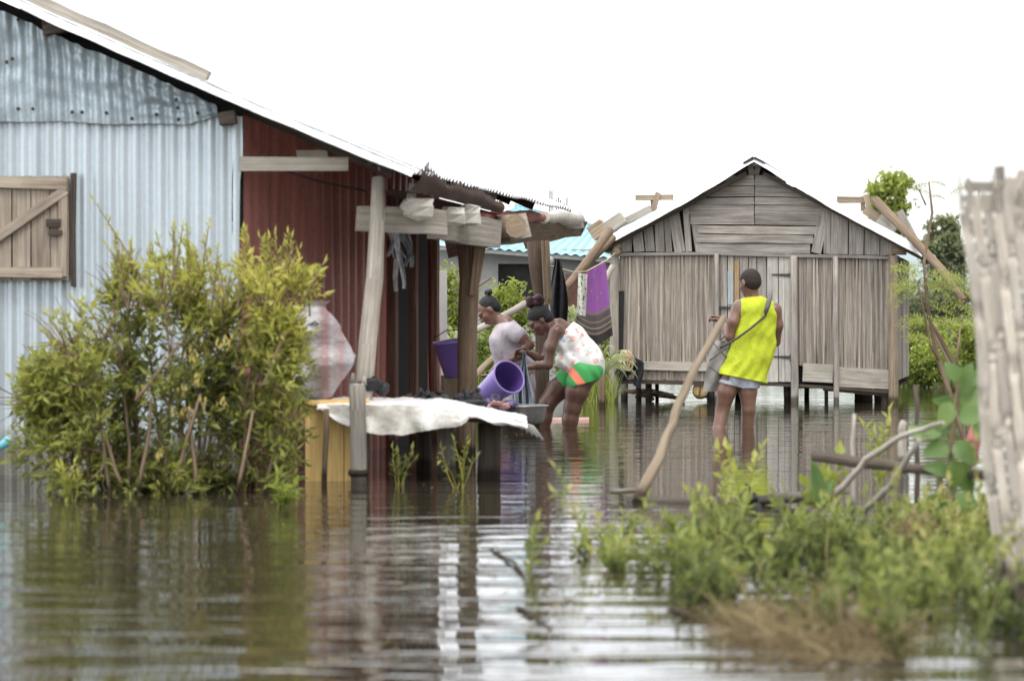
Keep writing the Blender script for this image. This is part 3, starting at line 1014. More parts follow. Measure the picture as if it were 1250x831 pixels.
g = door([(936, 950), (950, 958), (958, 966)], 310, 466, [.85, .75, .9], .018)
rd = g.build('door', wood('pale_grey_plank', (.34, .32, .29), (.58, .55, .51), .2), house)
for y in (336, 436):
    g = MB()
    g.plank(H(966, y, .035), H(942, y - 1, .035), 4.2 / HS, .01, hn, jit=.001, w2=.012)
    g.plank(H(967, y - 4, .04), H(967, y + 5, .04), 5 / HS, .02, hn)
    g.build('hinge', M['iron'], rd)
# posts
def hpost(x, yt, yb, w_, m_='wood_grey', off=.05, rnd=.55, lean=0):
    g = MB()
    a_, b2 = H(x, yt, off), H(x + lean, yb, off)
    b2.z = -.45
    g.tube(wobble(a_, b2, 6, .012), w_ / 2 / HS, 8, rnd=rnd, rough=.05)
    return g.build('post', M[m_], house)
hpost(751, 300, 487, 11, 'wood_pale', .05, .55, -2); hpost(969, 312, 494, 9, rnd=.6, lean=1); hpost(1020, 313, 494, 6.5, rnd=.75, lean=1)
hpost(1091, 312, 498, 12, 'wood_warm', .05, .5, -1); hpost(875, 309, 465, 6, rnd=.45)
g = MB(); board(g, (758.5, 355), (757.5, 452), 6, .03, .03, rnd=.1)
g.build('black_strip', plain('strip_black', (.03, .028, .027), .8, .6, 30), house)  # near-black strip between corner post and reed wall
# stacked wall plates at the left corner
for i, y in enumerate((292, 300, 307)):
    g = MB(); c_ = H(754, y, .06)
    g.tube([c_ - hn * .5, c_ + hn * (.05 + .03 * i)], .045, 8, rnd=.4, rough=.06)
    g.build('wall_plate', M['wood_warm'], house)
for i, y in enumerate((298, 306)):
    g = MB(); c_ = H(1094, y, .02)
    g.tube([c_ - hd * .05, c_ + hd * (.16 - .04 * i)], .05, 8, rnd=.2, rough=.06)
    g.build('wall_plate', M['wood_warm'], house)
# sill boards
g = MB()
board(g, (786, 446), (874, 447.5), 11, .03, .02, rnd=.8)
g.build('sill_board', M['wood_pale'], house)
for (a_, b2, w_, t_, o_, rn) in (((980, 454), (1017, 456), 22, .03, .02, .55), ((1023, 455), (1086, 459), 15, .03, .02, .5), ((1023, 466), (1086, 469), 11, .03, .018, .6)):
    g = MB(); board(g, a_, b2, w_, t_, o_, rnd=rn); g.build('sill_board', M['wood_pale'], house)
for (a_, b2, w_, t_, o_, rn) in (((755, 465.5), (880, 468), 5, .09, .0, .3), ((926, 468), (970, 470), 4, .09, .0, .1), ((972, 470), (1090, 478.5), 4, .08, .0, .5), ((1005, 475), (1088, 482), 4, .05, -.02, .4)):
    g = MB(); board(g, a_, b2, w_, t_, o_, rnd=rn); g.build('floor_beam', M['wood_dark'], house)
# stilts
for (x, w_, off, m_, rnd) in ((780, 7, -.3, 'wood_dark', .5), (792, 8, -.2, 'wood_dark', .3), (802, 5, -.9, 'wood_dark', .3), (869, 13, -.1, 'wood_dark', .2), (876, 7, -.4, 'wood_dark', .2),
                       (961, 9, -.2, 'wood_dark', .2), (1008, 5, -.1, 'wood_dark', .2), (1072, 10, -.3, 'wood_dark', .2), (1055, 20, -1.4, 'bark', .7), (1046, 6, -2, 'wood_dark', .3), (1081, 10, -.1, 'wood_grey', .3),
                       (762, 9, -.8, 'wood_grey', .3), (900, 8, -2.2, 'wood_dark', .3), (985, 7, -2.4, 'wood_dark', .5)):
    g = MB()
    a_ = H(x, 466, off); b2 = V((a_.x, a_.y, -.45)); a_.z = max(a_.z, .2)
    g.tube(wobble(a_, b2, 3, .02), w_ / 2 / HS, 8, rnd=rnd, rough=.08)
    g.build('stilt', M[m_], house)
g = MB()
for i in range(7):
    a_ = H(762 + R.uniform(0, 40), 476 + R.uniform(0, 9), -.3 - .1 * i); b2 = H(790 + R.uniform(0, 45), 480 + R.uniform(-6, 8), -.2)
    g.tube(wobble(a_, b2, 4, .04), R.uniform(.015, .03), 6, rnd=R.uniform(.1, .5))
g.build('driftwood', M['bark'], label='dark driftwood branches jammed under the stilt house left corner', cat='driftwood')
g = MB()
c_ = H(855, 477, .0)
g.tube([c_ - hn * .9 + V((.06, 0, 0)), c_ - hn * .4, c_], [.10, .10, .098], 14, cap=True, rnd=.3, rough=.03)
lg = g.build('log', M['wood_dark'], label='sawn log with pale yellow cut end under the house door', cat='log')
g = MB()
g.lathe(c_ + hn * .004, [(.001, .012), (.05, .012), (.082, .006), (.088, -.004)], hn, 18)
lathe_m = wood('cut_log_end', (.45, .30, .12), (.66, .48, .22), .1)
g.build('cut_face', lathe_m, lg)
g = MB()
g.plank(c_ + hn * .02 + V((.005, 0, .055)), c_ + hn * .02 + V((-.01, 0, -.06)), .018, .006, hn, jit=.004)
g.build('crack', M['wood_dark'], lg)
# side and back walls, floor
hdp = -hn
HL = 3.6
for (xx, flip) in ((757, 0), (1090, 1)):
    g = MB()
    for k in range(24):
        a_ = H(xx, 310) + hdp * (.08 + HL * k / 24); b2 = H(xx, 466) + hdp * (.08 + HL * k / 24)
        g.plank(a_, b2, HL / 24, .02, hd, rnd=R.random(), seg=2)
    g.build('side_wall', M['wood_grey'], house)
g = MB()
p0, p1 = H(757, 466, -.06), H(1090, 474, -.06)
b_ = g.add((p0, p1, p1 + hdp * HL, p0 + hdp * HL)); g.face((b_, b_ + 1, b_ + 2, b_ + 3), ((0, 0), (3, 0), (3, 3), (0, 3)), .3)
p2, p3 = H(757, 310, -.06) + hdp * HL, H(1090, 312, -.06) + hdp * HL
b_ = g.add((p0 + hdp * HL, p1 + hdp * HL, p3, p2)); g.face((b_, b_ + 1, b_ + 2, b_ + 3), ((0, 0), (3, 0), (3, 3), (0, 3)), .3)
g.build('floor_deck', M['wood_dark'], house)
# roof: two sheets with turned white edges, ridge cap, bearers
OV = .22
apex = H(921, 197, OV)
tips = (H(723, 302, OV), H(1126, 306, OV))
for k, tip in enumerate(tips):
    g = MB()
    def rs(u, v, tip=tip):
        p = lerp(apex, tip, u) + hdp * (v * (HL + .5)) + V((0, 0, .03))
        wv = .010 * math.sin(v * (HL + .5) / .076 * 6.283)
        return p + V((0, 0, wv + .02 * mnoise.noise(V((u * 5, v * 4, k)))))
    g.grid(rs, 14, 240, flip=(k == 1))
    g.build('roof_sheet', M['tin'], house)
    g = MB()
    def fl(u, v, tip=tip):
        p = lerp(apex, tip, u)
        sg = .012 * mnoise.noise(V((u * 7, k, 0))) 
        wd_ = (.045 + .065 * min(1, u * 2.2))
        return p + V((0, 0, .035 + sg)) + hn * (.015 + .05 * v) - V((0, 0, v * wd_))
    g.grid(fl, 40, 4, flip=(k == 1))
    g.build('verge_edge', M['tin_glare'], house)
    g = MB()
    a_ = lerp(apex, tip, .05) - V((0, 0, .085)) - hn * .08; b2 = lerp(apex, tip, .99) - V((0, 0, .085)) - hn * .08
    for s in (0, 1.2, 2.4, 3.6):
        g = MB(); g.plank(a_ + hdp * s, b2 + hdp * s, .05, .06, hn, rnd=.3)
        g.build('rafter', M['wood_dark'], house)
    for u in (.35, .68, .95):
        q = lerp(apex, tip, u) - V((0, 0, .07))
        g = MB(); g.tube([q - hn * .12, q + hdp * (HL + .3)], .035, 7, rnd=.4)
        g.build('purlin', M['wood_warm'], house)
g = MB()
pk = H(921, 192, OV)
for sx_ in (-1, 1):
    g.plank(pk + hd * sx_ * .004 + hn * .05, pk + hd * sx_ * .12 + V((0, 0, -.065)) + hn * .05, .02, .006, hn)
    e_ = lerp(pk, pk + hd * sx_ * .14 + V((0, 0, -.075)), .5)
    g.plank(e_ + hn * .05, e_ + hdp * (HL + .5), .15, .006, (sx_ * .45 * hd + V((0, 0, .9))), seg=4)
g.build('ridge_cap', M['iron'], house)
g = MB()
q = H(922, 198, .1)
g.tube([q + hn * .06, q + hdp * HL], .05, 10, rnd=.3)
g.build('ridge_pole', M['wood_grey'], house)

# timbers weighing the roof down
def timber(name, pts, label, m_='wood_warm', cat='timber', dp=None, **k):
    g = MB()
    for (x0, y0, x1, y1, off, w_, t) in pts:
        g.plank(H(x0, y0, off), H(x1, y1, off), w_ / HS, t, hn, rnd=R.uniform(.4, .8), jit=.006)
    return g.build(name, M[m_], label=label, cat=cat)
timber('crossed_timbers', [(776, 241, 822, 241, -.5, 7, .06), (803, 235, 797, 262, -.44, 6, .03), (796, 240, 797, 264, -.52, 4, .05)], 'crossed timber pieces standing on the left slope of house roof', 'wood_warm', 'timbers')
timber('crossed_timbers', [(1022, 244, 1070, 244, -.5, 7, .06), (1057, 238, 1063, 262, -.44, 6, .03), (1053, 240, 1053, 258, -.52, 5, .05)], 'crossed timber pieces standing on the right slope of house roof', 'wood_warm', 'timbers')
timber('roof_block', [(722, 286, 738, 275, .02, 17, .2)], 'tan wooden block at the left eave of house roof', 'wood_warm', 'block')
timber('roof_block', [(741, 280, 761, 265, -.1, 15, .2)], 'pale wooden block higher on the left roof slope', 'wood_pale', 'block')
timber('roof_plank', [(750, 277, 795, 255, -.3, 9, .1)], 'long pale plank lying on the left roof slope', 'wood_pale', 'plank')
timber('roof_block', [(1056, 256, 1074, 267, -.3, 11, .2)], 'tan wooden block on the right roof slope below crossed timbers', 'wood_warm', 'block')
timber('roof_block', [(1074, 265, 1094, 280, -.2, 14, .2)], 'pale grey block low on the right roof slope', 'wood_pale', 'block')
g = MB()
g.tube([H(1068, 244, -.2), H(1115, 292, .25), H(1150, 330, .9), H(1177, 368, 1.4)], [.055, .052, .05, .045], 9, rnd=.6, rough=.05)
g.build('long_pole', M['bark'], label='long round pole leaning against the right roof edge', cat='pole')
g = MB()
g.plank(H(1098, 258, -.4), H(1116, 292, -.3), 9 / HS, .05, hn, rnd=.35)
g.build('roof_board', M['wood_grey'], label='dark grey board behind the long pole at right eave', cat='board')
def pole(pts, w_, label, m_='bark', rnd=.5, name='pole', cat='pole'):
    g = MB()
    q = []
    for a_, b2 in zip(pts, pts[1:]):
        q += wobble(P(*a_), P(*b2), 4, .012)[:-1]
    q.append(P(*pts[-1]))
    d = pts[0][2]
    ws = [w_ * (1 - .25 * i / len(q)) / 2 * d / F for i in range(len(q))]
    g.tube(q, ws, 9, rnd=rnd, rough=.05)
    return g.build(name, M[m_], label=label, cat=cat)
pole([(744, 282, 28.5), (712, 325, 27.6), (690, 352, 27)], 11, 'thick brown pole propped against the left house eave', 'bark', .5)
pole([(748, 290, 28.9), (722, 318, 28.4), (700, 345, 28)], 9, 'second brown pole just right of the thick eave pole', 'bark', .65)
pole([(737, 345, 29.5), (748, 325, 29.6)], 9, 'short pale pole stub beside the left house corner', 'wood_pale', .7)
pole([(672, 358, 25.4), (640, 372, 25), (600, 393, 24.6), (575, 407, 24.4)], 10, 'pale bamboo pole slanting behind the two women', 'wood_pale', .75)
pole([(612, 428, 24.8), (590, 448, 24.5), (570, 468, 24.2)], 9, 'lower tan bamboo pole slanting down behind the purple bucket', 'wood_warm', .7)
pole([(598, 340, 24), (575, 354, 23.6)], 3, 'thin twig crossing beside the bark porch post', 'bark', .4, 'twig', 'twig')
g = MB()
g.plank(P(703, 335, 27.6), P(700, 425, 27.6), 26 * 27.6 / F, .01, (0, -1, 0), rnd=.5)
g.build('rust_panel', plain('rusty_brown_panel', (.15, .075, .05), .8, .3, 5), label='rust brown sheet standing behind the clothes line', cat='panel')

# coiled rope basket hanging at the left of the reed wall, black cloth, washing
g = MB()
bc = H(765, 440, .13)
for k in range(9):
    a0 = R.uniform(-.06, .06)
    pts = []
    for i in range(17):
        a = i / 16 * 2 * math.pi
        pts.append(bc + hd * (.05 * math.cos(a) + a0 * .6 + .01 * math.sin(a * 3 + k)) + V((0, 0, .12 * math.sin(a) - .03 * math.cos(a))) + hn * (.006 * k + .015 * math.sin(a * 2)))
    g.tube(pts, .009, 6, cap=False, rnd=R.random())
rp = g.build('rope_coil', M['rope'], label='cream rope coil hanging on the reed wall left corner', cat='rope')
g = MB(); g.blob(H(768, 437, .21), .03, .02, .03, 8, 6, .3)
g.build('red_knot', plain('red_cord', (.5, .13, .11), .8, .2), rp)
g = MB(); g.blob(H(761, 456, .1), .08, .05, .07, 8, 6, .4)
g.build('black_bundle', M['black_cloth'], rp)  # lump of black cloth below the rope coil
g = MB()
def bclo(u, v): return H(775 + 9 * u + 2 * math.sin(v * 5), 436 + 34 * v + 5 * u, .16 + .02 * math.sin(u * 9 + v * 3))
g.grid(bclo, 8, 10)
g.build('black_cloth', M['black_cloth'], label='black cloth hanging beside the cream rope coil', cat='cloth')

# clothes line and washing
g = MB()
g.tube([P(664, 322, 25.2), P(700, 332, 25.8), P(716, 331, 26), P(740, 318, 26.6), P(752, 308, 29.8)], .005, 5)
g.build('clothes_line', M['rope'], label='thin washing line running from porch to house corner', cat='line')
def sarong_mat():
    m, nt, b = mat('purple_sarong')
    uv = N(nt, 'ShaderNodeUVMap').outputs[0]
    s = N(nt, 'ShaderNodeSeparateXYZ'); L(nt, uv, s.inputs[0])
    r = ramp(nt, [(0, (.035, .03, .035)), (.10, (.05, .045, .045)), (.11, (.27, .2, .16)), (.14, (.10, .085, .08)), (.18, (.36, .28, .22)), (.20, (.12, .10, .09)), (.26, (.30, .23, .19)), (.28, (.13, .10, .10)), (.36, (.20, .16, .15)), (.39, (.25, .19, .17)), (.40, (.30, .10, .36)), (1, (.33, .12, .40))], s.outputs[1])
    r.color_ramp.interpolation = 'CONSTANT'
    vo = N(nt, 'ShaderNodeTexVoronoi'); vo.inputs['Scale'].default_value = 1.0
    L(nt, mapping(nt, uv, (7, 9, 1)), vo.inputs['Vector'])
    k = ramp(nt, [(.16, (1, 1, 1)), (.24, (0, 0, 0))], vo.outputs['Distance'])
    gt = N(nt, 'ShaderNodeMath', operation='GREATER_THAN'); gt.inputs[1].default_value = .45; L(nt, s.outputs[1], gt.inputs[0])
    mu = N(nt, 'ShaderNodeMath', operation='MULTIPLY'); L(nt, k.outputs[0], mu.inputs[0]); L(nt, gt.outputs[0], mu.inputs[1])
    mm = N(nt, 'ShaderNodeMath', operation='MULTIPLY'); L(nt, mu.outputs[0], mm.inputs[0]); mm.inputs[1].default_value = .45
    c = mix(nt, r.outputs[0], (.55, .33, .22), mm.outputs[0])
    wv = N(nt, 'ShaderNodeTexWave'); wv.inputs['Scale'].default_value = 11; L(nt, uv, wv.inputs['Vector'])
    lt = N(nt, 'ShaderNodeMath', operation='LESS_THAN'); lt.inputs[1].default_value = .36; L(nt, s.outputs[1], lt.inputs[0])
    m3 = N(nt, 'ShaderNodeMath', operation='MULTIPLY'); L(nt, lt.outputs[0], m3.inputs[0]); m3.inputs[1].default_value = .5
    c = mix(nt, c, mix(nt, c, ramp(nt, [(.4, (.35, .35, .35)), (.6, (1, 1, 1))], wv.outputs['Fac']).outputs[0], 1, 'MULTIPLY'), m3.outputs[0])
    L(nt, c, b.inputs['Base Color']); b.inputs['Roughness'].default_value = .85
    return m
g = MB()
def sar(u, v):     # v=1 at the line
    tl, tr, bl, br = (715, 332), (739, 318), (700, 404), (748, 409)
    x = (bl[0] + (br[0] - bl[0]) * u) * (1 - v) + (tl[0] + (tr[0] - tl[0]) * u) * v
    y = (bl[1] + 13 * math.sin(u * 3.14) + (br[1] - bl[1]) * u) * (1 - v) + (tl[1] + (tr[1] - tl[1]) * u) * v
    return P(x, y, 26.2 + .5 * u) + V((0, .035 * math.sin(u * 17 + v * 1.5) * (1 - v * .3), 0))
g.grid(sar, 40, 26)
g.build('sarong', sarong_mat(), label='purple patterned sarong with dark striped border on the line', cat='sarong')
m, nt, b = mat('green_white_print')
uv = N(nt, 'ShaderNodeUVMap').outputs[0]
n_ = noise(nt, mapping(nt, uv, (3, 7, 1)), 1.2, 2)
L(nt, ramp(nt, [(.40, (.05, .22, .14)), (.44, (.62, .62, .55)), (.56, (.66, .62, .55)), (.62, (.5, .38, .33))], n_).outputs[0], b.inputs['Base Color'])
g = MB()
g.grid(lambda u, v: P(706 + 11 * u - 2 * (1 - v), 384 - 51 * v + 2 * u, 25.95 + .03 * math.sin(u * 9 + v * 2)), 10, 14)
g.build('printed_cloth', m, label='narrow green and white printed cloth beside purple sarong', cat='cloth')
g = MB()
def jac(u, v):
    w_ = 6 + 16 * math.sin(min(1, v * 1.3) * 1.57) - 6 * max(0, v - .8) * 5 * .6
    x = 681 + 2 * v + (u - .5) * w_
    y = 316 + 78 * v * (1 - .12 * abs(u - .5)) + 6 * math.sin(u * 9) * v
    return P(x, y, 24.8) + V((0, .05 * math.sin(u * 14 + v * 3), 0))
g.grid(jac, 30, 24)
jk = g.build('dark_jacket', M['black_cloth'], label='black jacket hanging from the third porch post', cat='jacket')
g = MB(); g.blob(P(673, 318, 24.6), .025, .02, .035, 8, 6, .3)
g.build('collar', plain('pale_lining', (.6, .58, .66), .7, .1), jk)

# ------------------------------------------------------------------ grey house with turquoise roof behind
BD = 36.0
bh = thing('blue_roof_house', P(650, wl(BD), BD), 'grey plastered house with turquoise corrugated roof behind the porch', 'house')
g = MB()
def wallq(x0, x1, y0, y1, d, rnd=.5):
    b_ = g.add((P(x0, y0, d), P(x1, y0, d), P(x1, y1, d), P(x0, y1, d)))
    g.face((b_, b_ + 1, b_ + 2, b_ + 3), ((0, 0), (1, 0), (1, 1), (0, 1)), rnd)
wallq(520, 608, 302, 480, BD, .6); wallq(608, 672, 302, 322, BD, .5); wallq(608, 672, 366, 480, BD); wallq(672, 790, 304, 480, BD, .1)  # last quad toned darker for the shade under the eave
p = P(520, 302, BD); q = P(520, 480, BD)
b_ = g.add((p, q, q + V((0, 6, 0)), p + V((0, 6, 0)))); g.face((b_, b_ + 1, b_ + 2, b_ + 3), ((0, 0),) * 4)
g.build('wall', M['concrete'], bh)
g = MB(); wallq(600, 680, 318, 372, BD + .25)
g.build('window_opening', plain('dim_room', (.05, .05, .047), .9, .2), bh)
g = MB()
q0, q1, q2, q3 = P(515, 297, BD - .4), P(765, 316, BD - .4), P(762, 287, BD + 2.4), P(632, 252, BD + 2.4)
def broof(u, v):
    lo = lerp(q0, q1, u); hi = lerp(q3, q2, u)
    s = u * 3.1 / .10
    return lerp(lo, hi, v) + V((0, -.004, .014 * math.sin(s * 6.283 * .7)))
g.grid(broof, 220, 6)
g.build('roof_sheet', M['tin_blue'], bh)
g = MB()
g.plank(P(628, 251, BD + 2.4), P(762, 286, BD + 2.4), 5 * 38 / F, .06, (0, -1, 0), rnd=.5)
g.build('ridge_cap', tin('pale_teal_ridge', (.30, .48, .53), amt=.2, metal=0), bh)
g = MB()
g.plank(P(515, 300.5, BD - .35), P(765, 319.5, BD - .35), 5 * 35.6 / F, .03, (0, -1, 0), rnd=.6)
g.build('fascia', M['concrete'], bh)
for x, t in ((671, 232), (674, 233), (679, 243), (682, 241), (685, 244), (689, 248), (692, 241)):
    g = MB(); g.tube([P(x, 275, BD + 2.9), P(x + R.uniform(-.5, .5), t, BD + 2.9)], .012, 5)
    g.build('starter_bar', M['iron'], bh)

# far small house with pale blue roof, right
fh = thing('far_house', P(1110, wl(95), 95), 'small far pale blue house beyond the bushes at right', 'house')
g = MB()
def fq(*pts):
    b_ = g.add(pts); g.face(range(b_, b_ + len(pts)), ((0, 0),) * len(pts))
fq(P(1060, 386, 95), P(1118, 386, 95), P(1118, 430, 95), P(1060, 430, 95)); fq(P(1118, 386, 95), P(1134, 386, 99), P(1134, 430, 99), P(1118, 430, 95))
g.build('wall', plain('pale_blue_wall', (.45, .58, .62), .8, .1), fh)
g = MB()
fq(P(1055, 365, 94.5), P(1100, 372, 94.5), P(1139, 385, 94.5), P(1139, 388, 94.5), P(1098, 376, 94.5), P(1055, 370, 94.5))
fq(P(1055, 365, 94.5), P(1100, 372, 94.5), P(1139, 385, 94.5), P(1139, 385.4, 99.5), P(1100, 372.4, 99.5), P(1055, 365.4, 99.5))
g.build('roof', plain('pale_roof', (.72, .78, .82), .6, .1), fh)
# ------------------------------------------------------------------ vegetation
def twig_leaves(g, pts, lmin, lmax, wr, n, tone, spread=.9, up=.25):
    """pairs of leaves along a polyline"""
    for i in range(n):
        t = (i + .5) / n * .85 + .15
        k = t * (len(pts) - 1); j = min(int(k), len(pts) - 2)
        p = lerp(pts[j], pts[j + 1], k - j)
        d = (pts[j + 1] - pts[j]).normalized()
        s = rv()
        s = (s - d * s.dot(d)).normalized()
        ld = (d * .6 + s * spread + V((0, 0, up))).normalized()
        ln = R.uniform(lmin, lmax)
        g.leaf(p, ld, rv() + V((0, 0, 1.2)), ln, ln * wr, min(1, max(0, tone(p) + R.gauss(0, .13))))
    g.leaf(pts[-1], (pts[-1] - pts[-2]), rv(), lmax, lmax * wr, min(1, max(0, tone(pts[-1]) + .1)))

def arc(p, d, ln, n=4, droop=.15, wob=.15):
    pts = [V(p)]
    d = V(d).normalized()
    for i in range(n):
        d = (d + rv(wob) + V((0, 0, -droop * (i / n)))).normalized()
        pts.append(pts[-1] + d * ln / n)
    return pts

# --- flooded bush in front of the shed
bush = thing('flooded_bush', W(205, 600), 'large yellow-green leafy bush growing in water before the shed', 'bush')
gs, gl = MB(), MB()
class Clip(MB):
    def leaf(self, p, *a, **k):
        s_ = BDP / F
        x = 625 + p.x / s_; y = 395 - (p.z - CAMZ) / s_
        j = 52 * mnoise.noise(p * 2.6) + 30 * mnoise.noise(p * 7)
        rt = 404 if y < 365 else (376 if y < 500 else 382)
        if not (y > topy(x) - 12 + j and 22 + j * .6 < x < rt + j * .5): return
        q_ = mnoise.noise(p * 3.1 + V((5, 2, 1)))
        if q_ + .6 * mnoise.noise(p * 7 + V((3, 3, 9))) < -.05 and R.random() < .86: return
        if x < 225 and y < 420 and q_ < .12 and R.random() < .6: return
        if y < 430 and mnoise.noise(p * 6 + V((1, 8, 2))) < -.05 and R.random() < .7: return
        MB.leaf(self, p, *a, **k)
gl = Clip()
bx = W(205, 600)
BDP = bx.y
ztop = 1.65
def btone(p):  # leaf colour carries the light: paler high and outside, darker inside and behind
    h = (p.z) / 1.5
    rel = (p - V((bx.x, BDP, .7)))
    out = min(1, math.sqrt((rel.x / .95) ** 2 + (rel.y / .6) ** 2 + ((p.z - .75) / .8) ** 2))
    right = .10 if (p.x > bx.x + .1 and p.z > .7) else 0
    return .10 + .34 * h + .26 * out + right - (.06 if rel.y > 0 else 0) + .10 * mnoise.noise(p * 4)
# outline in the photo: height of foliage above each column
prof = [(10, 500), (25, 455), (60, 435), (110, 395), (135, 330), (150, 312), (185, 322), (240, 312), (290, 325), (330, 318), (385, 330), (402, 385), (415, 420)]
def topy(px):
    for (a, ya), (b_, yb) in zip(prof, prof[1:]):
        if a <= px <= b_:
            return ya + (yb - ya) * (px - a) / (b_ - a)
    return 480
mains = []
for i in range(24):
    px0 = 60 + 300 * (i + R.random()) / 24
    p0 = V((W(px0 * .75 + 50, 600).x, BDP + R.uniform(-.25, .25), -.1))
    px1 = 25 + 350 * (i + R.random()) / 24
    tp = P(px1, topy(px1) + R.uniform(4, 60), BDP)
    tp.y += R.uniform(-.35, .4)
    mid = lerp(p0, tp, .5) + V((R.uniform(-.08, .08), R.uniform(-.08, .08), .06))
    pts = [p0, lerp(p0, mid, .5) + rv(.03), mid, lerp(mid, tp, .5) + rv(.03), tp]
    gs.tube(pts, [.011, .010, .008, .005, .003], 5, cap=False, rnd=R.uniform(.2, .7))
    mains.append(pts)
for pts in mains:
    for k in range(36):
        t = R.uniform(.04, 1) ** .9 * (len(pts) - 1); j = min(int(t), len(pts) - 2)
        p = lerp(pts[j], pts[j + 1], t - j)
        d = (rv() + V((0, 0, .45)) + (p - V((bx.x, BDP, .4))).normalized() * .7)
        br = arc(p, d, R.uniform(.16, .34), 4, .1, .2)
        if br[-1].x < P(380, 0, BDP).x: gs.tube(br, [.005, .004, .003, .002, .0015], 4, cap=False, rnd=R.uniform(.4, .9))
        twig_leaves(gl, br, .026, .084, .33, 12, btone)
        for q in range(3):
            b2 = arc(br[R.randint(1, 3)], d * .4 + rv() + V((0, 0, .3)), R.uniform(.09, .2), 3, .05, .2)
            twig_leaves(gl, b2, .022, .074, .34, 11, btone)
# leaders that stick out above the outline
clip_, gl = gl, MB()
shoots = []
for k in range(46):
    x_ = R.uniform(30, 392); y_ = topy(x_) - R.uniform(-12, 44)
    if x_ < 130: shoots.append((x_ - R.uniform(0, 14), y_ - R.uniform(0, 12), x_ + R.uniform(20, 50), y_ + R.uniform(40, 80)))
    else: shoots.append((x_ + R.uniform(-16, 16), y_, x_ + R.uniform(-12, 12), y_ + R.uniform(50, 90)))
for (px, py, bx_, by_) in tuple(shoots) + ((115, 245, 195, 380), (300, 285, 290, 380), (130, 300, 190, 400), (345, 300, 330, 370), (395, 320, 350, 400), (45, 435, 120, 470), (28, 440, 100, 500), (365, 305, 330, 390), (230, 300, 230, 380), (255, 275, 240, 380)):
    a_, b2 = P(bx_, by_, BDP), P(px, py, BDP)
    pts = [a_, lerp(a_, b2, .5) + rv(.02), b2]
    gs.tube(pts, [.007, .005, .002], 5, cap=False, rnd=.7)
    twig_leaves(gl, pts, .03, .055, .28, 22, lambda p: .55 + .2 * R.random(), .8, .4)
for (x0, y0, x1, y1) in ((165, 490, 220, 420), (320, 470, 350, 405), (170, 600, 185, 490), (150, 590, 120, 520), (210, 600, 245, 480), (240, 600, 230, 500), (290, 600, 310, 500)):
    gs.tube(wobble(P(x0, y0, BDP - .3), P(x1, y1, BDP - .25), 4, .03), [.012, .011, .01, .009, .007], 6, rnd=.8)
for k in range(12):
    p = P(R.uniform(170, 310), R.uniform(400, 560), BDP - .25)
    for q in range(10):
        gl.leaf(p + rv(.03), V((R.uniform(-.5, .5), -.3, -1)), rv(), .04, .014, .95)
for a_ in ('v',):
    b0_ = len(clip_.v); clip_.v += gl.v; clip_.f += [tuple(i_ + b0_ for i_ in f_) for f_ in gl.f]; clip_.uv += gl.uv; clip_.r += gl.r; clip_.s += gl.s
gl = clip_
gs.build('stem', M['bark'], bush)
gl.build('foliage', M['leaf_bush'], bush)

# --- floating weeds, lower right
def sprig(gl_, gs_, p, h, nst, tone, leaf=(.02, .045), wr=.42, lean=.5):
    for s in range(nst):
        d = V((R.uniform(-lean, lean), R.uniform(-lean, lean), 1))
        st = arc(p + V((R.uniform(-.025, .025), R.uniform(-.025, .025), -.02)), d, h * R.uniform(.6, 1.15), 4, .25, .18)
        gs_.tube(st, [.004, .0035, .003, .002, .0015], 4, cap=False, rnd=R.uniform(.5, 1))
        twig_leaves(gl_, st, leaf[0], leaf[1], wr, R.randint(9, 15), tone, 1.0, .15)
gl, gs = MB(), MB()
poly = [(705, 680), (770, 652), (880, 650), (1000, 648), (1100, 640), (1190, 632), (1260, 640), (1262, 790), (1100, 800), (1000, 790), (900, 765), (840, 745), (770, 722), (705, 700)]
def inside(x, y, pg):
    c = False
    for (x0, y0), (x1, y1) in zip(pg, pg[1:] + pg[:1]):
        if (y0 > y) != (y1 > y) and x < (x1 - x0) * (y - y0) / (y1 - y0) + x0:
            c = not c
    return c
cnt = 0
while cnt < 290:
    x, y = R.uniform(690, 1265), R.uniform(608, 805)
    if not inside(x, y, poly): continue
    q = mnoise.noise(V((x * .012, y * .02, 3)))
    q2 = mnoise.noise(V((x * .035, y * .05, 6)))
    if q + .7 * q2 < .06 and R.random() < .9: continue
    if y > 725 and R.random() < .5: continue
    if x < 830 and R.random() < .35: continue
    cnt += 1
    p = W(x, y)
    zone = mnoise.noise(V((x * .009, y * .015, 9)))
    far = (y < 690)
    hh = R.uniform(.08, .26) * (1.0 + .7 * zone) * (1.7 if R.random() < .15 else 1) * (.7 if x < 820 else 1) * (.75 if y < 665 else 1)
    base = .50 + .5 * zone - (.15 if y > 730 else 0)
    sprig(gl, gs, p, hh, 2 if y > 660 else 3, lambda q_, b_=base, h_=hh: b_ - .25 + .5 * q_.z / max(.1, h_), (.024, .055) if x > 880 else (.03, .07), .45 if x > 880 else .34)
weeds = thing('water_weeds', W(1000, 700), 'mass of small leafed green weeds floating at lower right', 'weeds')
weeds['kind'] = 'stuff'
gs.build('weed_stem', M['leaf_weed'], weeds, kind='stuff'); gl.build('weed_leaf', M['leaf_weed'], weeds, kind='stuff')
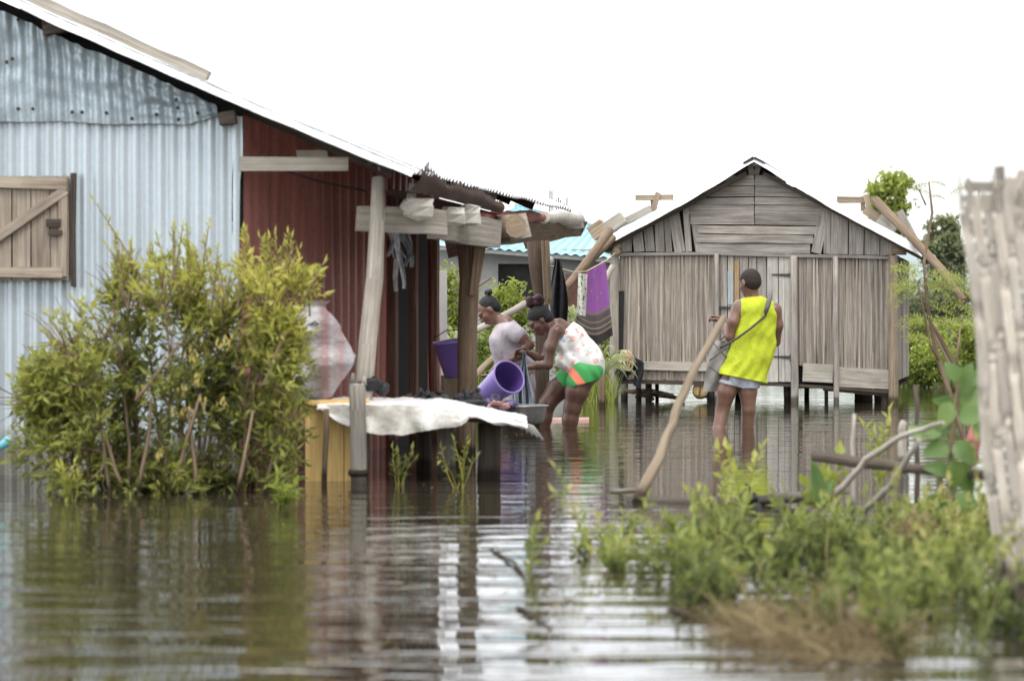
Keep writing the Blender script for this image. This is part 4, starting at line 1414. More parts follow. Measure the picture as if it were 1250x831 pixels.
# stray sprigs
def lone(name, pts, h, n, label, m_='leaf_weed', tone=.6, leaf=(.03, .06), wr=.35, cat='plant', group=None, gz=0):
    a_, b_ = MB(), MB()
    for (x, y) in pts:
        sprig(a_, b_, W(x, y), h, n, lambda q, h_=h: tone - .2 + .4 * q.z / h_, leaf, wr, .35)
    r = thing(name, W(*pts[0]), label, cat, group)
    b_.build('stem', M[m_], r); a_.build('foliage', M[m_], r)
lone('water_plant', [(642, 698)], .2, 3, 'sparse sprigs standing alone in open water left of the weeds', tone=.55)
lone('water_plant', [(488, 592)], .24, 6, 'tuft of weeds under the left of the draped table', 'leaf_bush', .2)
lone('water_plant', [(562, 596)], .28, 6, 'tuft of weeds growing between the table legs', 'leaf_bush', .2)
lone('water_plant', [(905, 632)], .36, 5, 'yellow-green sprig in front of the wading man', 'leaf_bright', .75, (.04, .08), .4)
lone('water_plant', [(870, 612)], .28, 1, 'thin yellow sprig left of the sprig before the man', 'leaf_bright', .8, (.03, .05), .3)
lone('water_plant', [(1005, 628)], .30, 3, 'upright bright green plant beside the black knot on log', 'leaf_bright', .45, (.07, .12), .45)
lone('water_plant', [(1075, 600)], .42, 4, 'yellow-green sapling behind the crooked branch', 'leaf_bright', .6, (.05, .09), .4)
lone('water_plant', [(345, 620)], .18, 4, 'bright fresh sprig at the right foot of the bush', 'leaf_bright', .4, (.05, .09), .35)
lone('water_plant', [(85, 612)], .2, 6, 'small sprigs in water at the left foot of the bush', 'leaf_bush', .5)

# dead straw mat
g = MB()
dpoly = [(880, 768), (940, 750), (1010, 748), (1080, 770), (1110, 796), (1050, 814), (960, 802), (890, 790)]
n = 0
while n < 900:
    x, y = R.uniform(850, 1140), R.uniform(738, 825)
    if not inside(x, y, dpoly): continue
    n += 1
    p = W(x, y) + V((0, 0, R.uniform(-.01, .05)))
    d = V((R.gauss(0, 1), R.gauss(0, .6), R.uniform(0, .7)))
    g.blade(arc(p, d, R.uniform(.08, .24), 4, .5, .25), R.uniform(.002, .005), R.uniform(.0, .9))
g.build('dead_grass', M['straw'], label='brown dead grass mat floating at the lower right', cat='grass', kind='stuff')
g = MB()
for k in range(260):
    p = W(1118, 690) + V((R.gauss(0, .035), R.gauss(0, .03), .1 + abs(R.gauss(0, .04))))
    g.leaf(p, rv() + V((0, 0, .6)), rv(), .04, .012, R.uniform(.5, 1))
for k in range(7):
    p0_ = W(1118, 690); g.tube(arc(p0_ + V((0, 0, -.03)), V((R.uniform(-.5, .5), R.uniform(-.4, .4), 1)), .24, 4, .2, .1), [.005, .004, .003, .002, .002], 5, rnd=.8)
g.build('withered_plant', M['straw'], label='pale withered tuft among the green weeds', cat='plant')

# --- dead fence rails, branches
def fpole(pts, w_, label, m_='wood_grey', rnd=.5, name='branch', cat='branch', tip=.7, rough=.08):
    g = MB()
    q = []
    for a_, b2 in zip(pts, pts[1:]):
        q += wobble(P(*a_), P(*b2), 4, .018)[:-1]
    q.append(P(*pts[-1]))
    n_ = len(q) - 1
    ws = [w_ / 2 * pts[0][2] / F * (1 - (1 - tip) * i / n_) for i in range(n_ + 1)]
    g.tube(q, ws, 9, rnd=rnd, rough=rough)
    return g.build(name, M[m_], label=label, cat=cat)
fpole([(779, 612, 13.1), (812, 540, 13.4), (828, 492, 13.6), (856, 437, 13.9), (884, 388, 14.2)], 13.5, 'long crooked branch leaning up from the fence rail', 'wood_warm', .25, tip=.72, rough=.06)
fpole([(768, 613, 13.2), (850, 614, 13.0), (910, 612, 12.9), (986, 606, 12.8)], 15, 'weathered horizontal log lying at the water behind weeds', 'wood_grey', .35, 'fence_log', 'log', .8)
fpole([(745, 600, 13.3), (790, 598, 13.3)], 7, 'short pale stick floating at the left log end', 'wood_pale', .6, 'stick', 'stick')
fpole([(994, 556, 12), (1060, 566, 11.8), (1140, 574, 11.5), (1206, 580, 11.2)], 14, 'dark horizontal fence rail running to the woven panel', 'wood_dark', .75, 'fence_rail', 'rail', .9)
fpole([(1022, 600, 11.6), (1060, 560, 11.4), (1100, 532, 11.2), (1152, 516, 11)], 9, 'pale curved branch arching over the fence rail', 'wood_pale', .75, tip=.6)
fpole([(1050, 628, 11.2), (1080, 600, 11.1), (1100, 572, 11), (1122, 536, 10.9)], 9, 'grey crooked branch crossing the fence rail', 'wood_grey', .5, tip=.7)
for i, (x, y0, y1, w_, lb) in enumerate(((1042, 505, 640, 6, 'thin pale stake left of the crooked branch'), (1116, 470, 680, 8, 'tall thin dark stake right of the crooked branch'), (1103, 515, 560, 12, 'pale cut stake with light top behind fence rail'), (870, 545, 605, 7, 'thin bent twig standing before the horizontal log'), (1024, 575, 640, 5, 'thin tan twig near the black knot'), (1145, 560, 660, 10, 'short dark stake under the broad leaved plant'))):
    fpole([(x, y1, 12.2), (x + (4 if i % 2 else -2), (y0 + y1) / 2, 12.2), (x + 1, y0, 12.2)], w_, lb, ['wood_pale', 'wood_dark', 'wood_pale', 'bark', 'bark', 'wood_dark'][i], .7, 'stake', 'stake', .7)
g = MB()
kc = P(912, 607, 12.75)
g.blob(kc, .05, .05, .05, 10, 8, .4, 4); g.plank(kc, kc + V((.0, 0, .08)), .06, .03, w2=.015); g.plank(kc, kc + V((.06, -.03, -.06)), .05, .02)
g.plank(kc, kc + V((-.06, -.03, -.07)), .05, .02)
g.build('plastic_knot', plain('black_plastic', (.02, .022, .03), .35, .3), label='black plastic strip knotted around the horizontal log', cat='knot')
g = MB()
def redb(u, v):
    a = u * 6.283
    r_ = .035 * (math.sin(v * 3.14) ** .5 + .15) * (1 + .4 * mnoise.noise(V((math.cos(a) * 2, math.sin(a) * 2, v * 4))))
    return P(1188, 570, 11.6) + V((math.cos(a) * r_ * .8, math.sin(a) * r_ * .8, v * .2))
g.grid(redb, 14, 14)
g.build('red_bundle', M['pinkish'], label='faded red cloth bundle between broad leaves and woven panel', cat='bundle')

for (pts_, lb) in (([(632, 742), (648, 752), (672, 768)], 'dark twig floating in the open water at centre bottom'), ([(818, 744), (845, 756), (872, 762)], 'dark twig floating at the near edge of the weeds'), ([(600, 672), (628, 690), (640, 705)], 'thin dark twig floating left of the lone sprigs')):
    g = MB()
    g.tube([W(*q) + V((0, 0, .004 + .008 * (i == 1))) for i, q in enumerate(pts_)], [.008, .007, .004], 6, rough=.1, rnd=.2)
    g.build('floating_twig', M['bark'], label=lb, cat='twig')
# --- broad leaved plant
bl = thing('broad_leaf_plant', W(1170, 650), 'broad leaved green plant growing beside the woven panel', 'plant')
g, gs = MB(), MB()
bd_ = 11.2
def bigleaf(p, d, n_, ln, w_, rnd):
    d = V(d).normalized(); s = d.cross(V(n_)).normalized(); n_ = s.cross(d)
    def fn(u, v):
        wv = w_ * (math.sin(min(1, v * 1.02) ** .75 * math.pi) ** .8) * .5
        return V(p) + d * ln * v + s * (u - .5) * 2 * wv + n_ * (abs(u - .5) * .25 * wv * 2 - .25 * ln * v * v)
    g.grid(fn, 4, 7, rnd=rnd, smooth=True)
stem = [P(1160, 660, bd_), P(1158, 600, bd_), P(1162, 540, bd_), P(1168, 480, bd_), P(1172, 455, bd_)]
gs.tube(stem, [.016, .013, .011, .008, .004], 7, rnd=.4)
for (x, y, dx, dz, ln, w_, rn) in ((1168, 500, -.9, .5, .13, .09, .35), (1172, 480, .2, .9, .15, .10, .55), (1165, 520, -.8, -.1, .14, .09, .25), (1170, 510, .8, .2, .13, .10, .6), (1160, 545, -1, -.15, .13, .10, .5), (1165, 540, .7, -.7, .14, .10, .55),
                                  (1162, 560, .2, -1, .17, .10, .75), (1166, 565, .6, -1, .17, .10, .5), (1158, 575, -.8, .2, .12, .08, .3), (1170, 465, -.5, .8, .11, .08, .5), (1176, 470, .8, .6, .12, .08, .45), (1176, 500, .6, .9, .13, .09, .7),
                                  (1150, 530, -.9, .35, .11, .08, .6), (1186, 520, .9, -.5, .13, .09, .5), (1158, 610, -.8, -.3, .12, .09, .4), (1168, 600, .6, -.7, .15, .10, .6), (1130, 535, -.6, .5, .10, .07, .8), (1160, 490, -.3, -.8, .14, .09, .85)):
    g = MB(); bigleaf(P(x, y, bd_ + R.uniform(-.12, .1)), V((dx, R.uniform(-.5, .3), dz)), V((R.uniform(-.3, .3), -.9, .5)), ln, w_, rn); g.build('leaf', M['leaf_big'], bl)
gs.build('stem', M['bark'], bl)
bl2 = thing('broad_leaf_plant', W(735, 640), 'single upright broad leaf at the left end of log', 'plant')
# (small upright leaves near the log)
bl2.location = P(1002, 622, 12); bl2.location.z = 0
bl2['label'] = 'two upright broad leaves at the right end of log'
for (x_, y_, dx_, ln_, w_, rn) in ((1002, 618, -.1, .24, .07, .4), (1000, 620, .35, .16, .06, .6)):
    g = MB(); bigleaf(P(x_, y_, 12), V((dx_, 0, 1)), V((-dx_ * 2, -1, .15)), ln_, w_, rn); g.build('leaf', M['leaf_big'], bl2)

# --- young tree with feathery leaves at right
yt = thing('young_tree', W(1178, 560), 'slender young tree with feathery pale green leaves right of the house', 'tree')
g, gs = MB(), MB()
YD = 18.0
def ys_(pts, w0, w1):
    q = [P(x, y, YD + dd) for x, y, dd in pts]
    n_ = len(q) - 1
    gs.tube(q, [(w0 + (w1 - w0) * i / n_) / 2 * YD / F for i in range(n_ + 1)], 7, rnd=R.uniform(.3, .7), rough=.04)
    return q
ys_([(1192, 600, 0), (1178, 540, 0), (1158, 475, 0), (1143, 430, .1), (1132, 370, .1), (1128, 320, .1), (1138, 260, .2), (1134, 222, .2)], 8, 2)
ys_([(1186, 570, 0), (1180, 500, .2), (1165, 445, .2), (1146, 410, .3), (1136, 395, .3)], 8, 5)
ys_([(1146, 440, 0), (1135, 420, 0), (1128, 380, -.2), (1120, 345, -.2)], 4, 2)
ys_([(1165, 478, 0), (1168, 440, -.2), (1172, 400, -.2)], 4, 2)
ys_([(1130, 250, .2), (1122, 232, .1), (1108, 228, .1)], 2, 1)
ys_([(1185, 300, .3), (1196, 228, .3), (1180, 240, .2)], 2, 1)
def frond(x, y, dx, dz, ln, n_=9, ton=.6):
    p = P(x, y, YD + R.uniform(-.2, .2))
    d = V((dx, R.uniform(-.3, .3), dz)).normalized()
    pts = arc(p, d, ln, 5, .35, .06)
    gs.tube(pts, .002, 3, cap=False, rnd=.8)
    for i in range(1, n_ + 1):
        t = i / n_ * 4.99; j = int(t)
        q = lerp(pts[j], pts[j + 1], t - j); dd = (pts[j + 1] - pts[j]).normalized()
        side = dd.cross(V((0, -.6, 1))).normalized()
        for s in (-1, 1):
            sd = (side * s + dd * .5).normalized()
            l2 = ln * .36 * (1 - .4 * abs(i / n_ - .4))
            for kk in range(5):
                g.leaf(q + sd * l2 * kk / 5, sd * .5 + dd * (.6 if kk % 2 else -.2) + rv(.2), V((0, -.5, 1)), l2 * .34, l2 * .15, min(1, max(0, ton + R.gauss(0, .15))))
for (x, y, dx, dz) in ((1128, 325, -1, .1), (1128, 330, -1, -.2), (1127, 338, 1, .25), (1126, 345, 1, -.1), (1128, 355, -.9, .3), (1130, 352, 1, .3), (1132, 372, 1, .0), (1131, 385, -.9, -.1), (1122, 345, -1, .0), (1122, 338, -.8, .5), (1136, 395, 1, .2), (1150, 365, .8, -.2), (1120, 350, -1, -.3), (1150, 350, 1, .1), (1140, 350, .9, .4), (1172, 402, .4, .6), (1172, 410, -.5, .5), (1140, 420, -.6, .3)):
    frond(x, y, dx, dz, R.uniform(.19, .27))
for (x, y, dx, dz) in ((1108, 228, -1, -.1), (1110, 230, .8, -.1), (1134, 222, .9, -.05), (1134, 224, -.9, -.05), (1186, 228, -1, .0), (1192, 228, 1, .0), (1136, 240, 1, .1)):
    frond(x, y, dx, dz, R.uniform(.10, .16), 6, .35)
gs.build('trunk', M['bark'], yt); g.build('crown', M['leaf_bright'], yt)
pole([(1137, 398, 19), (1160, 440, 18.6), (1186, 500, 18)], 9, 'dark leaning branch behind the young feathery tree', 'bark', .3, 'branch', 'branch')

# --- trees and bushes further back
def tree(name, cx, cy, rx, ry, d, label, m_, nclump, nleaf, ls, tone0=.5, cat='tree', base_y=None, sx=1.0, group=None, clump=.22, gap=.0, stem=True):
    s = d / F
    base = P(cx, cy, d); base.z = 0
    if base_y: base.x = P(base_y, cy, d).x
    r = thing(name, base, label, cat, group)
    gl_, gs_ = MB(), MB()
    C0 = P(cx, cy, d)
    RX, RZ = rx * s, ry * s
    top = []
    for i in range(nclump):
        q = rv(R.uniform(.35, 1) ** .6)
        c = C0 + V((q.x * RX, q.y * RX * .7, q.z * RZ))
        if c.z < .02: c.z = R.uniform(.02, .2)
        cr_ = clump * RX * R.uniform(.6, 1.7)
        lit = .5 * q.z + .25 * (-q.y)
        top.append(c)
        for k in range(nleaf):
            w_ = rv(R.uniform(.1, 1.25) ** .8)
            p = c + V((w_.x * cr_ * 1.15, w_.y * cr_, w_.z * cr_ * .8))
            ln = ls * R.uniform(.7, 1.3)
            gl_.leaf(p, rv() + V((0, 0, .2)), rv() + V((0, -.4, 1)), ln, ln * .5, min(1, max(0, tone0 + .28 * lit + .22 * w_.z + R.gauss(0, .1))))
    if stem:
        trunk = [V((base.x, base.y, -.3)), V((base.x + R.uniform(-.1, .1), base.y, C0.z * .4)), C0 - V((0, 0, RZ * .3)), C0 + V((0, 0, RZ * .55))]
        gs_.tube(trunk, [RX * .09, RX * .07, RX * .05, RX * .02], 7, rnd=.4)
        for c in top[::3]:
            a_ = lerp(trunk[1], trunk[3], R.uniform(.3, .9))
            gs_.tube([a_, lerp(a_, c, .5) + rv(RX * .06), c], [RX * .035, RX * .025, RX * .01], 5, cap=False, rnd=.4)
        gs_.build('trunk', M['bark'], r)
    gl_.build('crown', M[m_], r)
    return r
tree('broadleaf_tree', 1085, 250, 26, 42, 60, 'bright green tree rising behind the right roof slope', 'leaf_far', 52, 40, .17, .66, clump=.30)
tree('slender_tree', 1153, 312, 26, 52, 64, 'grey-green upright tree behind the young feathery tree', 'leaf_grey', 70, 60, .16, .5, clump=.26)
def tbush(cx, cy, rx, ry, d, label, m_='leaf_far', nc=40, nl=60, ls=.09, t=.5, cl=.3):
    nc, nl, cl, ls = int(nc * .9), int(nl * .75), cl * 1.1, ls * .95
    tree('bush', cx, cy, rx, ry, d, label, m_, nc, nl, ls, t, 'bush', clump=cl, stem=True)
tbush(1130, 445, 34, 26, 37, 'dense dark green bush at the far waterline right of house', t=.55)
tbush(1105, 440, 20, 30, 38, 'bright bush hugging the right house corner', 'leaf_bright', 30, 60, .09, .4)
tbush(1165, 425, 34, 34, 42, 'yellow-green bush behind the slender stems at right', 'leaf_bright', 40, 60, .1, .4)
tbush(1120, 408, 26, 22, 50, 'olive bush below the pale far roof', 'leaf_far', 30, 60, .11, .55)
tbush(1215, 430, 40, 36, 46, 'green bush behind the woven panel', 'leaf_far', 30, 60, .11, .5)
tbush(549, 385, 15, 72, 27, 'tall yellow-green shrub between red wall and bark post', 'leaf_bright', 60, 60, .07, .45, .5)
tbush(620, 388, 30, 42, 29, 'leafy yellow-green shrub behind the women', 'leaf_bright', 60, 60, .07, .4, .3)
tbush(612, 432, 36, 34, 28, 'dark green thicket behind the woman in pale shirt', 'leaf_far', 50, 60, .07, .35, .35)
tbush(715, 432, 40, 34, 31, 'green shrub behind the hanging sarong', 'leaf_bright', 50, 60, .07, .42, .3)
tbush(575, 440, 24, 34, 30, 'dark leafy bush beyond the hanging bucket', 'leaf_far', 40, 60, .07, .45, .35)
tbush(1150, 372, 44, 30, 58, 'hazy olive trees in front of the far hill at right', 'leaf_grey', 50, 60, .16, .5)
# floating leaves and scum
g = MB()
for k in range(420):
    x, y = R.choice(((R.uniform(20, 420), 604 + abs(R.gauss(0, 22))), (R.uniform(680, 900), R.uniform(640, 760)), (R.uniform(430, 760), R.uniform(560, 800)), (R.uniform(560, 1080), R.uniform(505, 560))))
    a = R.uniform(0, 6.28)
    g.leaf(W(x, y) + V((0, 0, .004)), V((math.cos(a), math.sin(a), .05)), V((0, 0, 1)), R.uniform(.015, .045), R.uniform(.008, .02), R.random(), .1)
g.build('floating_leaves', M['straw'], kind='stuff', label='small dead leaves floating on the flood water', cat='leaves')
# strap leaved plants
def strap(x, y, d, n_, ln, label, hang=.5):
    g = MB()
    c = P(x, y, d)
    for k in range(n_):
        a = R.uniform(0, 6.28)
        g.blade(arc(c + rv(.04), V((math.cos(a), math.sin(a) * .5, R.uniform(.4, 1.4))), ln * R.uniform(.7, 1.2), 6, hang * 1.6, .05), .035, R.random())
    c0 = V((c.x, c.y, 0))
    r = thing('strap_leaf_plant', c0, label, 'plant')
    g.build('leaf_rosette', M['leaf_strap'], r)
    g = MB(); g.tube([V((c.x, c.y, -.3)), c], .04, 7); g.build('stem', M['bark'], r)
strap(552, 420, 25.5, 16, .35, 'pale strap leaved plant behind the hanging bucket')
strap(700, 392, 27.2, 16, .32, 'pale strap leaved plant under the black jacket')
strap(735, 455, 28, 26, .45, 'grassy strap leaved clump beside the left house post')
g = MB()
for k in range(1500):
    x = R.choice((R.uniform(545, 600), R.uniform(700, 752)))
    p = P(x, 470, R.uniform(29.5, 32)); p.z = 0
    g.blade(arc(p, V((R.gauss(0, .25), R.gauss(0, .25), 1)), R.uniform(.2, .5), 4, .5, .08), .014, R.random())
g.build('tall_grass', M['leaf_bright'], kind='stuff', label='tall grass on the far side of the water behind the women', cat='grass')
# far shore growth
g = MB()
for k in range(16000):
    x = R.uniform(-400, 1700); 
    d = R.uniform(70, 120)
    p = P(x, 400, d)
    hgt = (1.2 + .8 * mnoise.noise(V((x * .01, 0, 0))) + .5 * mnoise.noise(V((x * .05, 3, 0))))
    p.z = R.uniform(0, 1) ** .8 * hgt
    g.leaf(p, rv() + V((0, 0, .4)), rv() + V((0, -.4, 1)), .4, .2, min(1, max(0, .25 + .4 * p.z / 1.5 + R.gauss(0, .12))))
g.build('far_thicket', M['leaf_grey'], kind='stuff', label='low far thicket along the opposite shore', cat='thicket')

# --- woven bamboo panel, right foreground
fd = thing('woven_fence', P(1210, wl(8.9), 8.9), 'pale woven bamboo fence panel with ragged top at the right edge', 'fence')
FDIST = 8.9
fs = F / FDIST
def edge_l(y):      # left edge of the panel in the picture
    pts = [(200, 1180), (235, 1170), (300, 1178), (420, 1191), (560, 1201), (690, 1214), (760, 1221)]
    for (ya, xa), (yb, xb) in zip(pts, pts[1:]):
        if ya <= y <= yb: return xa + (xb - xa) * (y - ya) / (yb - ya)
    return pts[-1][1]
g = MB()
pitch = 13
ncol = 15
def weave(i, y):
    t = ((y - 226) / 15.0 + i * 3.0 + 1.1 * math.sin(i * 2.3)) % 7.0
    return 1 - 2 * math.exp(-((t - 3.5) / .8) ** 4)
for i in range(ncol):
    xo = 6 + i * pitch
    top = 232 - 3 * i + R.uniform(-16, 18) + (18 if i == 0 else 0)
    ys2 = [top + (745 - top) * k / 88 for k in range(89)]
    rnd = min(1, max(0, R.gauss(.55, .3)))
    base = len(g.v)
    u0 = R.uniform(0, 30)
    wj = R.uniform(.86, 1.06)
    for k, y in enumerate(ys2):
        x = edge_l(max(205, min(y, 755))) + xo * (1 - .0 * k) + 1.6 * math.sin(y * .02 + i)
        ph = weave(i, y)
        dd = FDIST - .007 * ph - .0015 * i + .004 * math.sin(y * .013 + i * 1.7)
        for sx_ in (-1, 1):
            bow = 0
            g.v.append(tuple(P(x + sx_ * pitch * .5 * wj, y, dd)))
    for k in range(88):
        a_ = base + 2 * k
        g.face((a_, a_ + 1, a_ + 3, a_ + 2), ((u0 + k * .04, 0), (u0 + k * .04, .05), (u0 + k * .04 + .04, .05), (u0 + k * .04 + .04, 0)), rnd, True)
for j in range(35):
    y = 226 + j * 15 + R.uniform(-2.5, 2.5)
    base = len(g.v)
    rnd = min(1, max(0, R.gauss(.45, .22)))
    u0 = R.uniform(0, 30)
    nn = 90; hw_ = R.uniform(4.2, 6.2)
    x00 = edge_l(min(y, 755)) + R.uniform(0, 6)
    for k in range(nn + 1):
        x = x00 + k * ncol * pitch / nn
        i = (x - edge_l(min(y, 755)) - 6) / pitch
        ph = weave(i, y)
        dd = FDIST + .006 * ph - .0015 * i + .002
        g.v.append(tuple(P(x, y - hw_ + 1.5 * math.sin(k * .13 + j), dd))); g.v.append(tuple(P(x, y + hw_ + 1.5 * math.sin(k * .13 + j), dd)))
    for k in range(nn):
        a_ = base + 2 * k
        g.face((a_, a_ + 2, a_ + 3, a_ + 1), ((u0 + k * .01, 0), (u0 + k * .01 + .01, 0), (u0 + k * .01 + .01, .03), (u0 + k * .01, .03)), rnd, True)
g.build('woven_panel', M['weave'], fd)
for (x, t, w_) in ((1220, 203, 10), (1262, 196, 10)):
    g = MB(); g.plank(P(x, t, FDIST + .06), P(x + 30, 760, FDIST + .06), w_ / fs, .03, (0, -1, 0), rnd=.5)
    g.build('fence_stake', M['wood_grey'], fd)
g = MB()
for k in range(14):
    x = 1172 + k * 8 + R.uniform(-3, 3)
    g.plank(P(x, 258, FDIST - .01), P(x + R.uniform(-6, 4), 226 + R.uniform(-16, 12) - .2 * k, FDIST - .02 + R.uniform(-.03, .03)), R.uniform(3, 9) / fs, .003, (R.uniform(-.3, .3), -1, 0), w2=R.uniform(1, 5) / fs)
g.build('frayed_end', M['weave'], fd)
# ------------------------------------------------------------------ people (continuous surfaces from blended capsules)
def surf_nets(D, org, h):
    ins = D < 0
    nx, ny, nz = D.shape
    c = np.zeros((nx - 1, ny - 1, nz - 1), dtype=np.int8)
    cs = [(i, j, k) for i in (0, 1) for j in (0, 1) for k in (0, 1)]
    for i, j, k in cs:
        c += ins[i:nx - 1 + i, j:ny - 1 + j, k:nz - 1 + k]
    cell = (c > 0) & (c < 8)
    idx = -np.ones(cell.shape, dtype=np.int64)
    I = np.argwhere(cell)
    idx[cell] = np.arange(len(I))
    acc = np.zeros((len(I), 3)); cnt = np.zeros(len(I))
    for a in range(8):
        for b in range(a + 1, 8):
            A, B = cs[a], cs[b]
            if sum(abs(x - y) for x, y in zip(A, B)) != 1: continue
            da = D[I[:, 0] + A[0], I[:, 1] + A[1], I[:, 2] + A[2]]
            db = D[I[:, 0] + B[0], I[:, 1] + B[1], I[:, 2] + B[2]]
            m = (da < 0) != (db < 0)
            t = np.where(m, da / np.where(m, da - db, 1), 0)
            p = np.array(A) + t[:, None] * (np.array(B) - np.array(A))
            acc[m] += p[m]; cnt[m] += 1
    vs = org + h * (I + acc / cnt[:, None])
    faces = []
    for ax in range(3):
        s0 = [slice(None)] * 3; s1 = [slice(None)] * 3
        s0[ax] = slice(0, D.shape[ax] - 1); s1[ax] = slice(1, D.shape[ax])
        e = ins[tuple(s0)] != ins[tuple(s1)]
        E = np.argwhere(e)
        o1, o2 = (ax + 1) % 3, (ax + 2) % 3
        ok = (E[:, o1] > 0) & (E[:, o2] > 0) & (E[:, o1] < D.shape[o1] - 1) & (E[:, o2] < D.shape[o2] - 1)
        E = E[ok]
        q = []
        for d1, d2 in ((-1, -1), (0, -1), (0, 0), (-1, 0)):
            C = E.copy(); C[:, o1] += d1; C[:, o2] += d2
            q.append(idx[C[:, 0], C[:, 1], C[:, 2]])
        q = np.stack(q, 1)
        fl = ins[E[:, 0], E[:, 1], E[:, 2]]
        q[~fl] = q[~fl][:, ::-1]
        faces.append(q)
    return vs, np.concatenate(faces)

class SDF:
    def __init__(self): self.p = []; self.cuts = []
    def cap(self, a, b, ra, rb=None, k=.02):
        self.p.append(('c', np.array(a, float), np.array(b, float), ra, ra if rb is None else rb, k)); return self
    def chain(self, pts, rad, k=.02):
        for (a, b, ra, rb) in zip(pts, pts[1:], rad, rad[1:]): self.cap(a, b, ra, rb, k)
        return self
    def ell(self, c, r, rot=None, k=.02, sub=False):
        self.p.append(('e', np.array(c, float), np.array(r, float), np.eye(3) if rot is None else np.array(rot.to_3x3()), sub, k)); return self
    def cut(self, pt, n): self.cuts.append((np.array(pt, float), np.array(n, float) / np.linalg.norm(n))); return self
    def mesh(self, name, h, m_, parent, disp=None, rnd=.5, uvf=None):
        lo, hi = np.full(3, 1e9), np.full(3, -1e9)
        for q in self.p:
            if q[0] == 'c':
                r = max(q[3], q[4]); lo = np.minimum(lo, np.minimum(q[1], q[2]) - r); hi = np.maximum(hi, np.maximum(q[1], q[2]) + r)
            elif not q[4]:
                lo = np.minimum(lo, q[1] - q[2].max()); hi = np.maximum(hi, q[1] + q[2].max())
        lo -= 3 * h + .01; hi += 3 * h + .01
        n = np.ceil((hi - lo) / h).astype(int) + 1
        D = np.full(n, 1.0, dtype=np.float32)
        G = [lo[i] + h * np.arange(n[i]) for i in range(3)]
        for q in self.p:
            k = q[5]; mg = k + .05
            if q[0] == 'c':
                r = max(q[3], q[4]); l, u = np.minimum(q[1], q[2]) - r - mg, np.maximum(q[1], q[2]) + r + mg
            else:
                l, u = q[1] - q[2].max() - mg, q[1] + q[2].max() + mg
            sl = tuple(slice(max(0, int((l[i] - lo[i]) / h)), min(n[i], int((u[i] - lo[i]) / h) + 2)) for i in range(3))
            X, Y, Z = np.meshgrid(G[0][sl[0]], G[1][sl[1]], G[2][sl[2]], indexing='ij')
            Q = np.stack([X, Y, Z], -1)
            if q[0] == 'c':
                ab = q[2] - q[1]; L2 = max(1e-9, ab @ ab)
                t = np.clip(((Q - q[1]) @ ab) / L2, 0, 1)
                d = np.linalg.norm(Q - q[1] - t[..., None] * ab, axis=-1) - (q[3] + (q[4] - q[3]) * t)
            else:
                w = (Q - q[1]) @ q[3]
                k0 = np.linalg.norm(w / q[2], axis=-1); k1 = np.linalg.norm(w / q[2] ** 2, axis=-1)
                d = k0 * (k0 - 1) / np.maximum(k1, 1e-6)
            S = D[sl]
            if q[0] == 'e' and q[4]:
                S[...] = np.maximum(S, -d)
            else:
                hh = np.clip(.5 + .5 * (S - d) / k, 0, 1)
                S[...] = S * (1 - hh) + d * hh - k * hh * (1 - hh)
        if disp is not None:
            X, Y, Z = np.meshgrid(*G, indexing='ij')
            D += disp(X, Y, Z)
        for pt, nn in self.cuts:
            X, Y, Z = np.meshgrid(*G, indexing='ij')
            D = np.maximum(D, (X - pt[0]) * nn[0] + (Y - pt[1]) * nn[1] + (Z - pt[2]) * nn[2])
        vs, fs = surf_nets(D.astype(np.float64), lo, h)
        g = MB()
        o_ = np.array(root_loc(parent)) if parent is not None else np.zeros(3)
        me = bpy.data.meshes.new(name)
        me.from_pydata((vs - o_).tolist(), [], fs.tolist())
        me.polygons.foreach_set('use_smooth', np.ones(len(fs), dtype=bool))
        at = me.attributes.new('rnd', 'FLOAT', 'FACE'); at.data.foreach_set('value', np.full(len(fs), rnd, dtype=np.float32))
        me.materials.append(m_); me.update()
        o = bpy.data.objects.new(name, me); COL.objects.link(o); o.parent = parent
        return o

def skin(name, c):
    m, nt, b = mat(name)
    tc = N(nt, 'ShaderNodeTexCoord').outputs['Object']
    r = ramp(nt, [(.35, tuple(x * .85 for x in c)), (.65, tuple(x * 1.15 for x in c))], noise(nt, tc, 9, 4))
    L(nt, r.outputs[0], b.inputs['Base Color'])
    b.inputs['Roughness'].default_value = .36
    b.inputs['Specular IOR Level'].default_value = .6
    bump(nt, b, noise(nt, tc, 40, 4), .003, .6)
    return m
SKIN_A = skin('brown_skin', (.19, .10, .066))
SKIN_B = skin('deep_brown_skin', (.115, .056, .038))
SKIN_C = skin('warm_brown_skin', (.175, .09, .06))
HAIR = plain('black_hair', (.012, .010, .010), .6, .5, 60, bumpd=.01)
EYE = plain('eye', (.03, .022, .02), .25, .1)

